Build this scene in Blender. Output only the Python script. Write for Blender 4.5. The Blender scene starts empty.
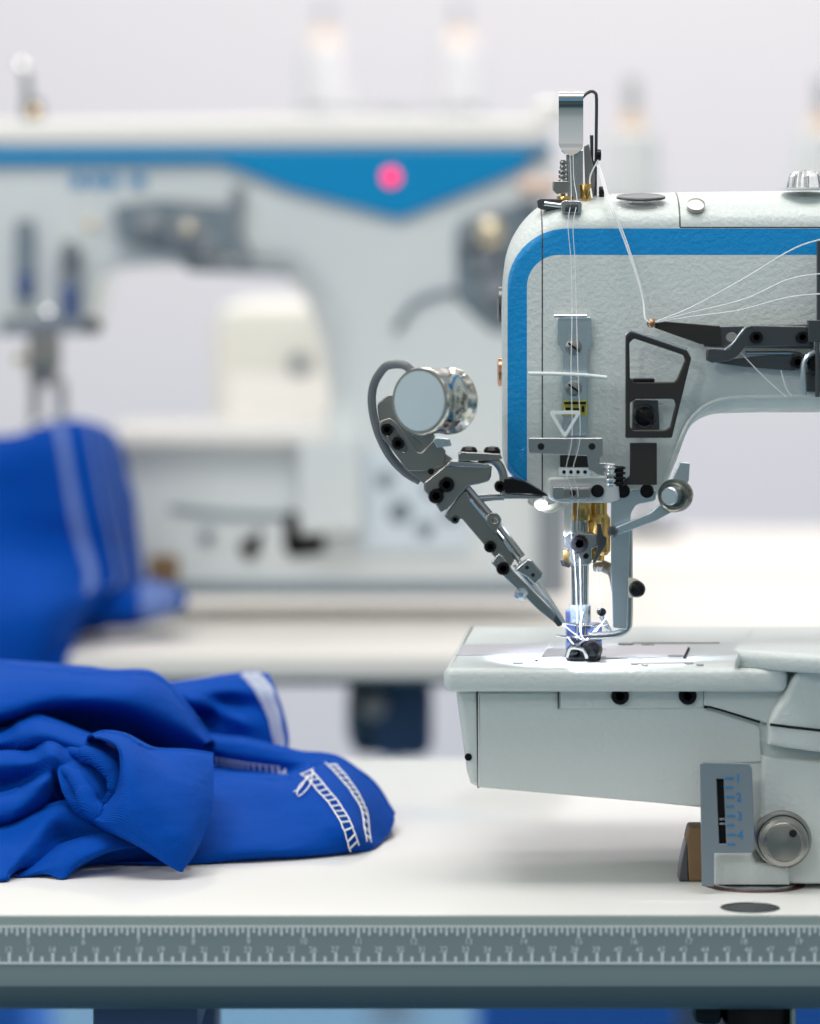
import bpy, bmesh, math, random
from mathutils import Vector, Matrix, noise
random.seed(4)
PI = math.pi
SC = bpy.context.scene
COL = SC.collection
F = 3840.0; CX = 410.0; HY = 250.0; CZ = 1.055      # camera: focal length in px, principal point, height in metres

def W(px, py, D):
    return Vector(((px-CX)*D/F, D, CZ-(py-HY)*D/F))
def tabD(py, z=0.75):
    return (CZ-z)*F/(py-HY)

# ------------------------------------------------------------------ materials
def srgb(r, g, b):
    f = lambda c: (c/255/12.92) if c/255 <= 0.04045 else ((c/255+0.055)/1.055)**2.4
    return (f(r), f(g), f(b), 1)
def mat(name, col, rough=0.5, metal=0.0, bump=None, var=0.0, coat=0.0, trans=0.0, emit=None, sheen=0.0, ior=1.45, spec=0.5):
    m = bpy.data.materials.new(name); m.use_nodes = True
    nt = m.node_tree; b = nt.nodes['Principled BSDF']
    b.inputs['Base Color'].default_value = col
    b.inputs['Roughness'].default_value = rough
    b.inputs['Metallic'].default_value = metal
    b.inputs['Coat Weight'].default_value = coat
    b.inputs['Coat Roughness'].default_value = 0.08
    b.inputs['Transmission Weight'].default_value = trans
    b.inputs['IOR'].default_value = ior
    b.inputs['Specular IOR Level'].default_value = spec
    b.inputs['Sheen Weight'].default_value = sheen
    b.inputs['Sheen Roughness'].default_value = 0.4
    if emit:
        b.inputs['Emission Color'].default_value = emit[0]; b.inputs['Emission Strength'].default_value = emit[1]
    geo = None
    if bump or var:
        geo = nt.nodes.new('ShaderNodeTexCoord')
    if var:
        n = nt.nodes.new('ShaderNodeTexNoise'); n.inputs['Scale'].default_value = 9; n.inputs['Detail'].default_value = 5
        nt.links.new(geo.outputs['Object'], n.inputs['Vector'])
        hsv = nt.nodes.new('ShaderNodeHueSaturation'); hsv.inputs['Color'].default_value = col
        mr = nt.nodes.new('ShaderNodeMapRange'); mr.inputs[3].default_value = 1-var; mr.inputs[4].default_value = 1+var
        nt.links.new(n.outputs['Fac'], mr.inputs[0]); nt.links.new(mr.outputs[0], hsv.inputs['Value'])
        nt.links.new(hsv.outputs[0], b.inputs['Base Color'])
    if bump:
        sc, st, dist = bump
        n = nt.nodes.new('ShaderNodeTexNoise'); n.inputs['Scale'].default_value = sc; n.inputs['Detail'].default_value = 3
        nt.links.new(geo.outputs['Object'], n.inputs['Vector'])
        bp = nt.nodes.new('ShaderNodeBump'); bp.inputs['Strength'].default_value = st; bp.inputs['Distance'].default_value = dist
        nt.links.new(n.outputs['Fac'], bp.inputs['Height']); nt.links.new(bp.outputs[0], b.inputs['Normal'])
    return m

PAINT = (0.665, 0.725, 0.71, 1)
M = {}
M['paint'] = mat('cast_paint', PAINT, 0.42, bump=(420, 0.55, 0.0008), coat=0.35)
M['paint_smooth'] = mat('smooth_paint', (0.72, 0.76, 0.75, 1), 0.35, coat=0.4)
M['grey_plate'] = mat('grey_plate', srgb(122, 136, 146), 0.45)
M['steel'] = mat('brushed_steel', (0.55, 0.57, 0.58, 1), 0.26, 1.0, var=0.12)
M['nickel'] = mat('nickel_steel', (0.40, 0.395, 0.375, 1), 0.30, 1.0, var=0.10)
M['bluesteel'] = mat('pale_steel', (0.66, 0.76, 0.82, 1), 0.27, 0.85)
M['chrome'] = mat('chrome', (0.82, 0.82, 0.82, 1), 0.06, 1.0)
M['gun'] = mat('gunmetal', (0.13, 0.14, 0.15, 1), 0.33, 0.85)
M['roller'] = mat('dark_roller', (0.20, 0.20, 0.17, 1), 0.22, 0.9)
M['far_grey'] = mat('far_grey', (0.24, 0.27, 0.30, 1), 0.45)
M['far_table'] = mat('far_table_laminate', (0.86, 0.825, 0.765, 1), 0.35, coat=0.1)
M['dark'] = mat('dark_bracket', (0.055, 0.052, 0.05, 1), 0.38, 0.6)
M['black'] = mat('black_steel', (0.012, 0.012, 0.014, 1), 0.28, 0.5)
M['hole'] = mat('dark_void', (0.008, 0.008, 0.009, 1), 0.9)
M['brass'] = mat('brass', (0.72, 0.46, 0.16, 1), 0.22, 1.0)
M['copper'] = mat('copper', (0.65, 0.36, 0.22, 1), 0.25, 1.0)
M['thread'] = mat('white_thread', (0.9, 0.92, 0.92, 1), 0.6, sheen=0.3)
M['cream'] = mat('cream_cable', (0.78, 0.74, 0.62, 1), 0.45)
M['guide_white'] = mat('pale_guide', (0.9, 0.88, 0.80, 1), 0.3)
M['cable'] = mat('grey_cable', (0.17, 0.19, 0.20, 1), 0.42)
M['glass'] = mat('clear_acrylic', (0.96, 0.98, 0.98, 1), 0.04, trans=1.0, ior=1.2)
M['dome'] = mat('clear_dome', (0.95, 0.93, 0.95, 1), 0.05, trans=0.85, ior=1.45)
M['acrylic_edge'] = mat('acrylic_edge', (0.82, 0.88, 0.88, 1), 0.3)
M['mirror'] = mat('pale_disc', (0.80, 0.92, 0.98, 1), 0.12, 0.45)
M['canister'] = mat('warm_nickel', (0.80, 0.77, 0.70, 1), 0.13, 1.0)
M['bluefoot'] = mat('blue_tinted_steel', (0.22, 0.30, 0.62, 1), 0.2, 0.9)
M['yellow'] = mat('yellow_label', (0.55, 0.5, 0.06, 1), 0.5)
M['bluemark'] = mat('blue_print', srgb(30, 130, 190), 0.5)
M['blue_paint'] = mat('blue_paint', (0.0, 0.27, 0.58, 1), 0.4, coat=0.1, spec=0.3)
M['wood'] = mat('brown_block', (0.24, 0.15, 0.075, 1), 0.5, bump=(160, 0.5, 0.001), var=0.35)
M['rust'] = mat('red_brown_rim', (0.16, 0.05, 0.035, 1), 0.5)
M['tabletop'] = mat('table_laminate', (0.77, 0.77, 0.75, 1), 0.13, coat=0.2, var=0.02)
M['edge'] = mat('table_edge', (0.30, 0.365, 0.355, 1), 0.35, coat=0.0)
M['edge_dark'] = mat('table_edge_shaded', (0.11, 0.15, 0.155, 1), 0.4)  # darker copy of the edge colour: shade of the rounded underside painted in
M['ruler'] = mat('ruler_strip', (0.27, 0.335, 0.335, 1), 0.3, coat=0.1)
M['rulermark'] = mat('ruler_print', (0.80, 0.87, 0.87, 1), 0.5)
M['tableleg'] = mat('blue_grey_leg', (0.10, 0.155, 0.27, 1), 0.4)
M['far_white'] = mat('far_paint', (0.72, 0.765, 0.775, 1), 0.35, coat=0.4)
M['far_cream'] = mat('far_cream_paint', (0.92, 0.90, 0.86, 1), 0.4, coat=0.3)
M['casing_cream'] = mat('casing_cream', (0.80, 0.80, 0.74, 1), 0.5)
M['far_panel'] = mat('far_panel', (0.66, 0.74, 0.82, 1), 0.4)
M['spool'] = mat('cone_thread', (0.72, 0.76, 0.78, 1), 0.8)
M['spool_pale'] = mat('pale_cone_thread', (0.84, 0.83, 0.83, 1), 0.8)
M['spool_tip'] = mat('cone_tip', (0.84, 0.64, 0.46, 1), 0.6)
M['spindle'] = mat('spindle_grey', (0.52, 0.53, 0.56, 1), 0.5)
M['bluecrate'] = mat('blue_crate', (0.05, 0.26, 0.88, 1), 0.5)
M['led'] = mat('red_led', (0.9, 0.03, 0.12, 1), 0.4, emit=((1.0, 0.012, 0.12, 1), 1.5))
M['ledlamp'] = mat('needle_lamp', (0.9, 0.92, 1.0, 1), 0.4, emit=((0.8, 0.88, 1.0, 1), 6.0))
M['wall'] = mat('wall_paint', (0.84, 0.80, 0.80, 1), 0.9)
M['floor'] = mat('floor_carpet', (0.12, 0.26, 0.40, 1), 0.9, var=0.06)
M['highlight_peach'] = mat('peach_highlight', (0.80, 0.60, 0.50, 1), 0.35)  # peach highlight of blurred knobs put into the base colour
M['gold'] = mat('gold_knob', (0.72, 0.62, 0.45, 1), 0.3, 0.6)

def cloth_mat(name, col):
    m = bpy.data.materials.new(name); m.use_nodes = True
    nt = m.node_tree; b = nt.nodes['Principled BSDF']
    b.inputs['Base Color'].default_value = col; b.inputs['Roughness'].default_value = 0.72
    b.inputs['Sheen Weight'].default_value = 0.04; b.inputs['Sheen Roughness'].default_value = 0.5
    b.inputs['Sheen Tint'].default_value = (0.1, 0.4, 1, 1); b.inputs['Specular IOR Level'].default_value = 0.06
    tc = nt.nodes.new('ShaderNodeTexCoord')
    w1 = nt.nodes.new('ShaderNodeTexWave'); w1.inputs['Scale'].default_value = 420; w1.bands_direction = 'DIAGONAL'
    w1.inputs['Distortion'].default_value = 1.5
    n = nt.nodes.new('ShaderNodeTexNoise'); n.inputs['Scale'].default_value = 700
    mx = nt.nodes.new('ShaderNodeMath'); mx.operation = 'ADD'
    nt.links.new(tc.outputs['Object'], w1.inputs['Vector']); nt.links.new(tc.outputs['Object'], n.inputs['Vector'])
    nt.links.new(w1.outputs['Fac'], mx.inputs[0]); nt.links.new(n.outputs['Fac'], mx.inputs[1])
    bp = nt.nodes.new('ShaderNodeBump'); bp.inputs['Strength'].default_value = 0.6; bp.inputs['Distance'].default_value = 0.0006
    nt.links.new(mx.outputs[0], bp.inputs['Height'])
    mp = nt.nodes.new('ShaderNodeMapping'); mp.inputs['Rotation'].default_value = (0.3, 0.6, 0.2); mp.inputs['Scale'].default_value = (26, 30, 75)
    nt.links.new(tc.outputs['Object'], mp.inputs[0])
    n3 = nt.nodes.new('ShaderNodeTexNoise'); n3.inputs['Scale'].default_value = 1.0; n3.inputs['Detail'].default_value = 2.5
    nt.links.new(mp.outputs[0], n3.inputs['Vector'])
    b3 = nt.nodes.new('ShaderNodeBump'); b3.inputs['Strength'].default_value = 0.55; b3.inputs['Distance'].default_value = 0.006
    nt.links.new(n3.outputs['Fac'], b3.inputs['Height']); nt.links.new(b3.outputs[0], bp.inputs['Normal'])
    nt.links.new(bp.outputs[0], b.inputs['Normal'])
    return m
M['cloth'] = cloth_mat('blue_jersey', (0.001, 0.068, 0.42, 1))
M['hem'] = mat('white_hem_tape', (0.38, 0.45, 0.62, 1), 0.8)
M['farhem'] = mat('pale_piping', (0.14, 0.22, 0.52, 1), 0.8)

# ------------------------------------------------------------------ mesh helpers
def finish(me, mats, sm=35):
    if not isinstance(mats, (list, tuple)): mats = [mats]
    idx = [p.material_index for p in me.polygons]
    me.materials.clear()
    for m in mats: me.materials.append(M[m] if isinstance(m, str) else m)
    if len(mats) > 1:
        for p, i in zip(me.polygons, idx): p.material_index = min(i, len(mats)-1)
    else:
        for p in me.polygons: p.material_index = 0
    if sm:
        for p in me.polygons: p.use_smooth = True
        me.set_sharp_from_angle(angle=math.radians(sm))

def rootpos(o):
    p = Vector((0, 0, 0))
    while o is not None:
        p += o.location; o = o.parent
    return p

def link(name, me, mats, parent=None, label=None, sm=35):
    off = rootpos(parent) if parent else Vector((0, 0, 0))
    if off.length > 0: me.transform(Matrix.Translation(-off))
    finish(me, mats, sm)
    o = bpy.data.objects.new(name, me); COL.objects.link(o)
    if parent: o.parent = parent
    if label: o['label'] = label
    return o

def thing(name, label, cat, loc=(0, 0, 0), group=None):
    o = bpy.data.objects.new(name, None); COL.objects.link(o); o.empty_display_size = 0.05
    o.location = loc; o['label'] = label; o['category'] = cat
    if group: o['group'] = group
    return o

class MB:
    def __init__(s): s.v = []; s.f = []; s.mi = []
    def add(s, vs, fs, mi=0):
        b = len(s.v); s.v += [Vector(v) for v in vs]
        s.f += [tuple(b+i for i in f) for f in fs]; s.mi += [mi]*len(fs)
        return s
    def merge(s, me, mi=0):
        return s.add([v.co.copy() for v in me.vertices], [tuple(p.vertices) for p in me.polygons], mi)
    def mesh(s, fixn=True):
        me = bpy.data.meshes.new('m'); me.from_pydata(s.v, [], s.f); me.update()
        for p, i in zip(me.polygons, s.mi): p.material_index = i
        if fixn:
            bm = bmesh.new(); bm.from_mesh(me); bmesh.ops.recalc_face_normals(bm, faces=bm.faces); bm.to_mesh(me); bm.free()
        return me
    # shapes
    def box(s, c, d, mi=0, rot=None, bev=0.0):
        bm = bmesh.new(); bmesh.ops.create_cube(bm, size=1)
        for v in bm.verts: v.co = Vector((v.co.x*d[0], v.co.y*d[1], v.co.z*d[2]))
        if bev > 0: bmesh.ops.bevel(bm, geom=bm.edges[:], offset=bev, segments=2, profile=0.5, affect='EDGES')
        R = rot if rot is not None else Matrix.Identity(3)
        bm.verts.index_update()
        vs = [R @ v.co + Vector(c) for v in bm.verts]; fs = [tuple(v.index for v in f.verts) for f in bm.faces]
        bm.free(); return s.add(vs, fs, mi)
    def lathe(s, origin, axis, prof, n=28, mi=0):
        """prof: (radius, height along the axis) from start to end"""
        a = Vector(axis).normalized(); t = a.orthogonal().normalized(); u = a.cross(t); o = Vector(origin)
        vs = []; fs = []
        for r, h in prof:
            for k in range(n):
                th = 2*PI*k/n; vs.append(o + a*h + (t*math.cos(th)+u*math.sin(th))*max(r, 1e-6))
        for i in range(len(prof)-1):
            for k in range(n):
                k2 = (k+1) % n; fs.append((i*n+k, i*n+k2, (i+1)*n+k2, (i+1)*n+k))
        if prof[0][0] > 1e-5: fs.append(tuple(range(n))[::-1])
        if prof[-1][0] > 1e-5: fs.append(tuple((len(prof)-1)*n+k for k in range(n)))
        return s.add(vs, fs, mi)
    def cyl(s, a, b, r, r2=None, n=24, mi=0, bev=0.0):
        a = Vector(a); b = Vector(b); L = (b-a).length; r2 = r if r2 is None else r2
        if bev > 0:
            pr = [(r-bev, 0), (r-bev*0.3, bev*0.3), (r, bev), (r2, L-bev), (r2-bev*0.3, L-bev*0.3), (r2-bev, L)]
        else: pr = [(r, 0), (r2, L)]
        return s.lathe(a, b-a, pr, n, mi)
    def tube(s, pts, r, n=8, mi=0, smooth=4, cap=True):
        pts = [Vector(p) for p in pts]
        if smooth > 1 and len(pts) > 2: pts = crom(pts, smooth)
        m = len(pts); rs = r if isinstance(r, (list, tuple)) else None
        vs = []; fs = []; prev = None
        for i, p in enumerate(pts):
            d = (pts[min(i+1, m-1)]-pts[max(i-1, 0)])
            d = d.normalized() if d.length > 0 else Vector((0, 0, 1))
            if prev is None: t = d.orthogonal().normalized()
            else:
                t = prev - d*prev.dot(d); t = t.normalized() if t.length > 1e-6 else d.orthogonal().normalized()
            prev = t; u = d.cross(t)
            rr = r if rs is None else rs[0]+(rs[-1]-rs[0])*i/(m-1) if len(rs) == 2 else rs[min(len(rs)-1, int(i*len(rs)/m))]
            for k in range(n):
                th = 2*PI*k/n; vs.append(p+(t*math.cos(th)+u*math.sin(th))*rr)
        for i in range(m-1):
            for k in range(n):
                k2 = (k+1) % n; fs.append((i*n+k, i*n+k2, (i+1)*n+k2, (i+1)*n+k))
        if cap: fs.append(tuple(range(n))[::-1]); fs.append(tuple((m-1)*n+k for k in range(n)))
        return s.add(vs, fs, mi)
    def build(s, name, mats, parent=None, label=None, sm=35):
        return link(name, s.mesh(), mats, parent, label, sm)

def crom(P, n):
    out = []
    m = len(P)
    for i in range(m-1):
        p0 = P[i-1] if i > 0 else P[0]*2-P[1]
        p1 = P[i]; p2 = P[i+1]; p3 = P[i+2] if i+2 < m else P[-1]*2-P[-2]
        for k in range(n):
            t = k/n
            out.append(0.5*((2*p1)+(p2-p0)*t+(2*p0-5*p1+4*p2-p3)*t*t+(3*p1-p0-3*p2+p3)*t**3))
    out.append(P[-1].copy() if hasattr(P[-1], 'copy') else P[-1]); return out

def rnd(pts, r=3.0, seg=5):
    """round the corners of a closed px outline; a point may carry its own radius as a third value"""
    out = []; n = len(pts)
    for i in range(n):
        p = Vector(pts[i][:2]); a = Vector(pts[i-1][:2]); b = Vector(pts[(i+1) % n][:2])
        rr = pts[i][2] if len(pts[i]) > 2 else r
        da = a-p; db = b-p; la, lb = da.length, db.length
        if rr <= 0.01 or la < 1e-6 or lb < 1e-6: out.append(tuple(p)); continue
        ang = da.angle(db) if la > 0 and lb > 0 else PI
        if ang > PI-0.05: out.append(tuple(p)); continue
        t = min(rr/math.tan(ang/2), la*0.48, lb*0.48)
        s = p+da/la*t; e = p+db/lb*t
        for k in range(seg+1):
            q = k/seg; out.append(tuple(s*(1-q)**2+p*2*q*(1-q)+e*q*q))
    return out
def ell(cx, cy, rx, ry=None, n=28):
    ry = rx if ry is None else ry
    return [(cx+rx*math.cos(2*PI*k/n), cy+ry*math.sin(2*PI*k/n)) for k in range(n)]

def flat_mesh(outlines, t, bev):
    """outlines in metres (2-D, first the border then the holes) -> mesh in the XY plane, thickness t, centred"""
    cu = bpy.data.curves.new('c', 'CURVE'); cu.dimensions = '2D'; cu.fill_mode = 'BOTH'
    b = min(bev, t*0.45)
    cu.extrude = t/2-b; cu.bevel_depth = b; cu.bevel_resolution = 2; cu.offset = -b
    for ol in outlines:
        sp = cu.splines.new('POLY'); sp.points.add(len(ol)-1); sp.use_cyclic_u = True
        for p, q in zip(sp.points, ol): p.co = (q[0], q[1], 0, 1)
    o = bpy.data.objects.new('tmp', cu); COL.objects.link(o)
    dg = bpy.context.evaluated_depsgraph_get(); dg.update()
    me = bpy.data.meshes.new_from_object(o.evaluated_get(dg))
    bpy.data.objects.remove(o); bpy.data.curves.remove(cu)
    return me
def slab(outline, D, t, holes=(), bev=0.0004):
    """px outline seen at distance D, front face at D, going back by t"""
    k = D/F
    ols = [[((x-CX)*k, (HY-y)*k+CZ) for x, y in ol] for ol in [outline]+list(holes)]
    me = flat_mesh(ols, t, bev)
    for v in me.vertices:
        x, y, z = v.co; v.co = (x, D+t/2-z, y)
    return me
def plate(name, outline, D, t, m, parent, holes=(), bev=0.0004, r=2.0, label=None, sm=35):
    ol = rnd(outline, r) if r else outline
    me = slab(ol, D, t, holes, bev)
    return link(name, me, m, parent, label, sm)
def weld(me, d=1e-6):
    bm = bmesh.new(); bm.from_mesh(me); bmesh.ops.remove_doubles(bm, verts=bm.verts, dist=d)
    bmesh.ops.recalc_face_normals(bm, faces=bm.faces); bm.to_mesh(me); bm.free(); return me

def screw(px, py, rpx, D, parent, m='black', kind='hex', h=0.004, name='screw', axis=(0, -1, 0), up=(0, 0, 1)):
    """screw head standing h proud of the face at distance D, with its socket or slot"""
    r = rpx*D/F; b = MB(); o = W(px, py, D); a = Vector(axis).normalized()
    if kind == 'hex':
        b.lathe(o, a, [(r, -0.0005), (r, h*0.75), (r*0.9, h), (r*0.52, h)], 24)
        b.lathe(o, a, [(r*0.52, h), (r*0.48, h*0.5), (0, h*0.45)], 6)
    elif kind == 'slot':
        b.lathe(o, a, [(r, -0.0005), (r, h*0.4), (r*0.8, h*0.8), (r*0.4, h), (0, h*1.05)], 24)
        d = a.cross(Vector((0.6, 0, 0.8))).normalized()
        ob = b.build(name, m, parent)
        s = MB(); u = a.cross(d).normalized(); R = Matrix((d, u, a)).transposed()
        s.box(o+a*(h*1.0), (r*1.7, r*0.26, h*0.25), 0, R); s.build('slot', 'hole', ob)
        return ob
    elif kind == 'hole':
        b.lathe(o, a, [(r, -0.0004), (r, 0.0004), (r*0.8, 0.0005), (0, 0.0003)], 20)
    return b.build(name, m, parent)

# solid with a rounded front edge whose radius can change around the outline
def resample(pts, step):
    out = []; n = len(pts)
    for i in range(n):
        a = pts[i]; b = pts[(i+1) % n]
        L = math.hypot(b[0]-a[0], b[1]-a[1]); k = max(1, int(math.ceil(L/step)))
        for j in range(k):
            t = j/k; out.append(tuple(a[q]+(b[q]-a[q])*t for q in range(len(a))))
    return out
def fillet_solid(pts, D, depth, seg=7, ds=1.0, Dpx=None, taper=0.0):
    """pts: closed px outline (x, y, radius_px), at the plane D; the front edge is rounded by each point's radius"""
    Dq = Dpx or D; k = Dq/F; n = len(pts)
    area = sum(pts[i][0]*pts[(i+1) % n][1]-pts[(i+1) % n][0]*pts[i][1] for i in range(n))
    sgn = 1 if area > 0 else -1
    P = []
    for i in range(n):
        a = pts[i-1]; b = pts[(i+1) % n]
        tx, ty = b[0]-a[0], b[1]-a[1]; L = math.hypot(tx, ty) or 1
        nx, ny = -ty/L*sgn, tx/L*sgn            # inward normal in px
        P.append((pts[i][0], pts[i][1], nx, ny, pts[i][2]))
    vs = []; fs = []; rings = 0
    def ring(fn):
        nonlocal rings
        for q in P:
            x, y, d = fn(q); vs.append(((x-CX)*k, d, (HY-y)*k+CZ))
        rings += 1
    ring(lambda q: (q[0]+q[2]*taper, q[1]+q[3]*taper, D+depth))
    for s in range(seg+1):
        th = PI/2*s/seg
        ring(lambda q: (q[0]+q[2]*q[4]*(1-math.cos(th)), q[1]+q[3]*q[4]*(1-math.cos(th)), D+q[4]*k*ds*(1-math.sin(th))))
    for i in range(rings-1):
        for j in range(n):
            j2 = (j+1) % n; fs.append((i*n+j, i*n+j2, (i+1)*n+j2, (i+1)*n+j))
    fs.append(tuple(range(n))[::-1]); fs.append(tuple((rings-1)*n+j for j in range(n)))
    me = bpy.data.meshes.new('m'); me.from_pydata(vs, [], fs); me.update()
    bm = bmesh.new(); bm.from_mesh(me)
    big = [f for f in bm.faces if len(f.verts) > 4]
    bmesh.ops.triangulate(bm, faces=big, ngon_method='EAR_CLIP')
    bmesh.ops.recalc_face_normals(bm, faces=bm.faces); bm.to_mesh(me); bm.free()
    return me

# ------------------------------------------------------------------ head paint with its stripe and cover joints
def stripe_material(name, root, k, outer, inner, joints, base=PAINT):
    """outer / inner: (cx, cz, R) in object metres: the blue band lies between two rounded corners"""
    m = bpy.data.materials.new(name); m.use_nodes = True
    nt = m.node_tree; b = nt.nodes['Principled BSDF']; b.inputs['Roughness'].default_value = 0.40
    b.inputs['Coat Weight'].default_value = 0.4; b.inputs['Coat Roughness'].default_value = 0.05; b.inputs['Specular IOR Level'].default_value = 0.3
    N = nt.nodes.new; L = nt.links.new
    tc = N('ShaderNodeTexCoord'); sx = N('ShaderNodeSeparateXYZ'); L(tc.outputs['Object'], sx.inputs[0])
    def mth(op, a, b2=None, clamp=False):
        q = N('ShaderNodeMath'); q.operation = op; q.use_clamp = clamp
        for i, v in enumerate((a, b2)):
            if v is None: continue
            if isinstance(v, (int, float)): q.inputs[i].default_value = v
            else: L(v, q.inputs[i])
        return q.outputs[0]
    X, Z = sx.outputs[0], sx.outputs[2]
    def sdf(cx, cz, R):
        qx = mth('MAXIMUM', mth('SUBTRACT', cx, X), 0.0); qz = mth('MAXIMUM', mth('SUBTRACT', Z, cz), 0.0)
        return mth('SUBTRACT', mth('SQRT', mth('ADD', mth('MULTIPLY', qx, qx), mth('MULTIPLY', qz, qz))), R)
    ins_outer = mth('LESS_THAN', sdf(*outer), 0.0); out_inner = mth('GREATER_THAN', sdf(*inner), 0.0)
    band = mth('MULTIPLY', mth('MULTIPLY', ins_outer, out_inner), mth('LESS_THAN', sx.outputs[1], -0.055))
    mix = N('ShaderNodeMix'); mix.data_type = 'RGBA'; mix.inputs[6].default_value = base; mix.inputs[7].default_value = (0.0, 0.28, 0.66, 1)
    L(band, mix.inputs[0])
    line = None
    for (axis, pos, hw, lo, hi) in joints:      # axis 'x': vertical joint at x=pos between z lo..hi
        A, B = (X, Z) if axis == 'x' else (Z, X)
        near = mth('LESS_THAN', mth('ABSOLUTE', mth('SUBTRACT', A, pos)), hw)
        rng = mth('MULTIPLY', mth('GREATER_THAN', B, lo), mth('LESS_THAN', B, hi))
        q = mth('MULTIPLY', near, rng); line = q if line is None else mth('MAXIMUM', line, q)
    mix2 = N('ShaderNodeMix'); mix2.data_type = 'RGBA'; mix2.inputs[7].default_value = (0.05, 0.05, 0.045, 1)
    L(line, mix2.inputs[0]); L(mix.outputs[2], mix2.inputs[6]); L(mix2.outputs[2], b.inputs['Base Color'])
    n = N('ShaderNodeTexNoise'); n.inputs['Scale'].default_value = 480; n.inputs['Detail'].default_value = 3; L(tc.outputs['Object'], n.inputs['Vector'])
    bp = N('ShaderNodeBump'); bp.inputs['Strength'].default_value = 0.4; bp.inputs['Distance'].default_value = 0.0010
    L(n.outputs['Fac'], bp.inputs['Height']); L(bp.outputs[0], b.inputs['Normal'])
    bc = N('ShaderNodeBump'); bc.inputs['Strength'].default_value = 0.9; bc.inputs['Distance'].default_value = 0.0012; n4 = N('ShaderNodeTexNoise'); n4.inputs['Scale'].default_value = 420; L(tc.outputs['Object'], n4.inputs['Vector']); L(n4.outputs['Fac'], bc.inputs['Height']); L(bc.outputs[0], b.inputs['Coat Normal'])
    return m

# ================================================================== THE SETTING
def struct(name, me, m):
    o = link(name, me, m, None, None, 35); o['kind'] = 'structure'; return o
struct('floor', MB().box((0, 3.2, -0.02), (9, 7.2, 0.04)).mesh(), 'floor')
struct('wall_back', MB().box((0, 6.55, 1.6), (9, 0.1, 3.2)).mesh(), 'wall')
struct('baseboard_back', MB().box((0, 6.49, 0.05), (9, 0.02, 0.1), 0, None, 0.003).mesh(), 'paint_smooth')

# ================================================================== TABLES
def table_profile(b, x0, x1, D0, D1, ztop, th=0.0425, mi=0):
    zz = th/0.0425
    """the slab with a rolled front edge: material 0 top, 1 front band, 2 lower roll"""
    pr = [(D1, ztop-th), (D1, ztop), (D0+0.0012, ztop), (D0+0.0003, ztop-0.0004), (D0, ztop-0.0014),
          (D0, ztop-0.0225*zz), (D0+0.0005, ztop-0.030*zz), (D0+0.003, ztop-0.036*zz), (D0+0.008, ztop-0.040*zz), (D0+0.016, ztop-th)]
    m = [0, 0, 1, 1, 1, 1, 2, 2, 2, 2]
    n = len(pr)
    vs = [(x0, y, z) for y, z in pr]+[(x1, y, z) for y, z in pr]
    for i in range(n):
        j = (i+1) % n; b.add([vs[i], vs[j], vs[n+j], vs[n+i]], [(0, 1, 2, 3)], m[i])
    b.add([vs[i] for i in range(n)], [tuple(range(n))], 1); b.add([vs[n+i] for i in range(n)], [tuple(range(n))], 1)

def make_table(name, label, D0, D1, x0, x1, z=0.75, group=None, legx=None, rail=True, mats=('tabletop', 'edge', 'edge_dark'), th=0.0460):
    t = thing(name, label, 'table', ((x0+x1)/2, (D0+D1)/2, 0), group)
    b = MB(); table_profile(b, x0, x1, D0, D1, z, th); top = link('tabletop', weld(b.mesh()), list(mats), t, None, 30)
    for lx in legx:
        lb = MB().box((lx, (D0+D1)/2, (z-th)/2+0.02), (0.047, 0.055, z-th-0.041), 0, None, 0.003)
        lb.box((lx, (D0+D1)/2, z-th-0.012), (0.05, (D1-D0)*0.8, 0.024), 0, None, 0.003)
        lg = lb.build('leg', 'tableleg', t)
        MB().box((lx, (D0+D1)/2, 0.022), (0.06, (D1-D0)*0.9, 0.044), 0, None, 0.008).build('foot', 'tableleg', lg)
    if rail: MB().box(((legx[0]+legx[-1])/2, (D0+D1)/2+0.03, z-0.30), (abs(legx[-1]-legx[0])-0.047, 0.03, 0.05), 0, None, 0.003).build('rail', 'tableleg', t)
    return t, top

NT, ntop = make_table('sewing_table', 'white sewing table with a ruler scale along its grey front edge', 1.76, 2.307, -0.75, 0.75,
                      legx=[-0.125, 0.62], rail=False)
# the printed scale on the front edge
D0 = 1.7597; kk = 1.76/F
def R_(px, py): return ((px-CX)*kk, CZ-(py-HY)*kk)
def rbox(b, x0, y0, x1, y1, mi=0, d=0.0002, th=0.0004):
    a = R_(x0, y0); c = R_(x1, y1); b.box(((a[0]+c[0])/2, D0+0.0001-d, (a[1]+c[1])/2), (abs(c[0]-a[0]), th, abs(c[1]-a[1])), mi)
b = MB(); rbox(b, -1150, 926, 1950, 963.5); strip = b.build('ruler_strip', 'ruler', NT)
b = MB()
rbox(b, -1150, 925.6, 1950, 927.4, 0, 0.0005); rbox(b, -1150, 961.8, 1950, 964.0, 0, 0.0005)
def text_mesh(s, size):
    cu = bpy.data.curves.new('t', 'FONT'); cu.body = s; cu.size = size; cu.align_x = 'CENTER'; cu.extrude = 0.0001
    o = bpy.data.objects.new('t', cu); COL.objects.link(o); dg = bpy.context.evaluated_depsgraph_get(); dg.update()
    me = bpy.data.meshes.new_from_object(o.evaluated_get(dg)); bpy.data.objects.remove(o); bpy.data.curves.remove(cu); return me
_glyph = {}
def put_text(b, s, px, py, D, size_px, mi=0, kq=None):
    k2 = kq or D/F; key = (s, round(size_px*k2, 6))
    if key not in _glyph:
        me = text_mesh(s, size_px*k2); _glyph[key] = ([v.co.copy() for v in me.vertices], [tuple(p.vertices) for p in me.polygons])
    vs, fs = _glyph[key]; x0 = (px-CX)*k2; z0 = CZ-(py-HY)*k2
    b.add([(x0+v.x, D-v.z, z0+v.y) for v in vs], fs, mi)
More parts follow.
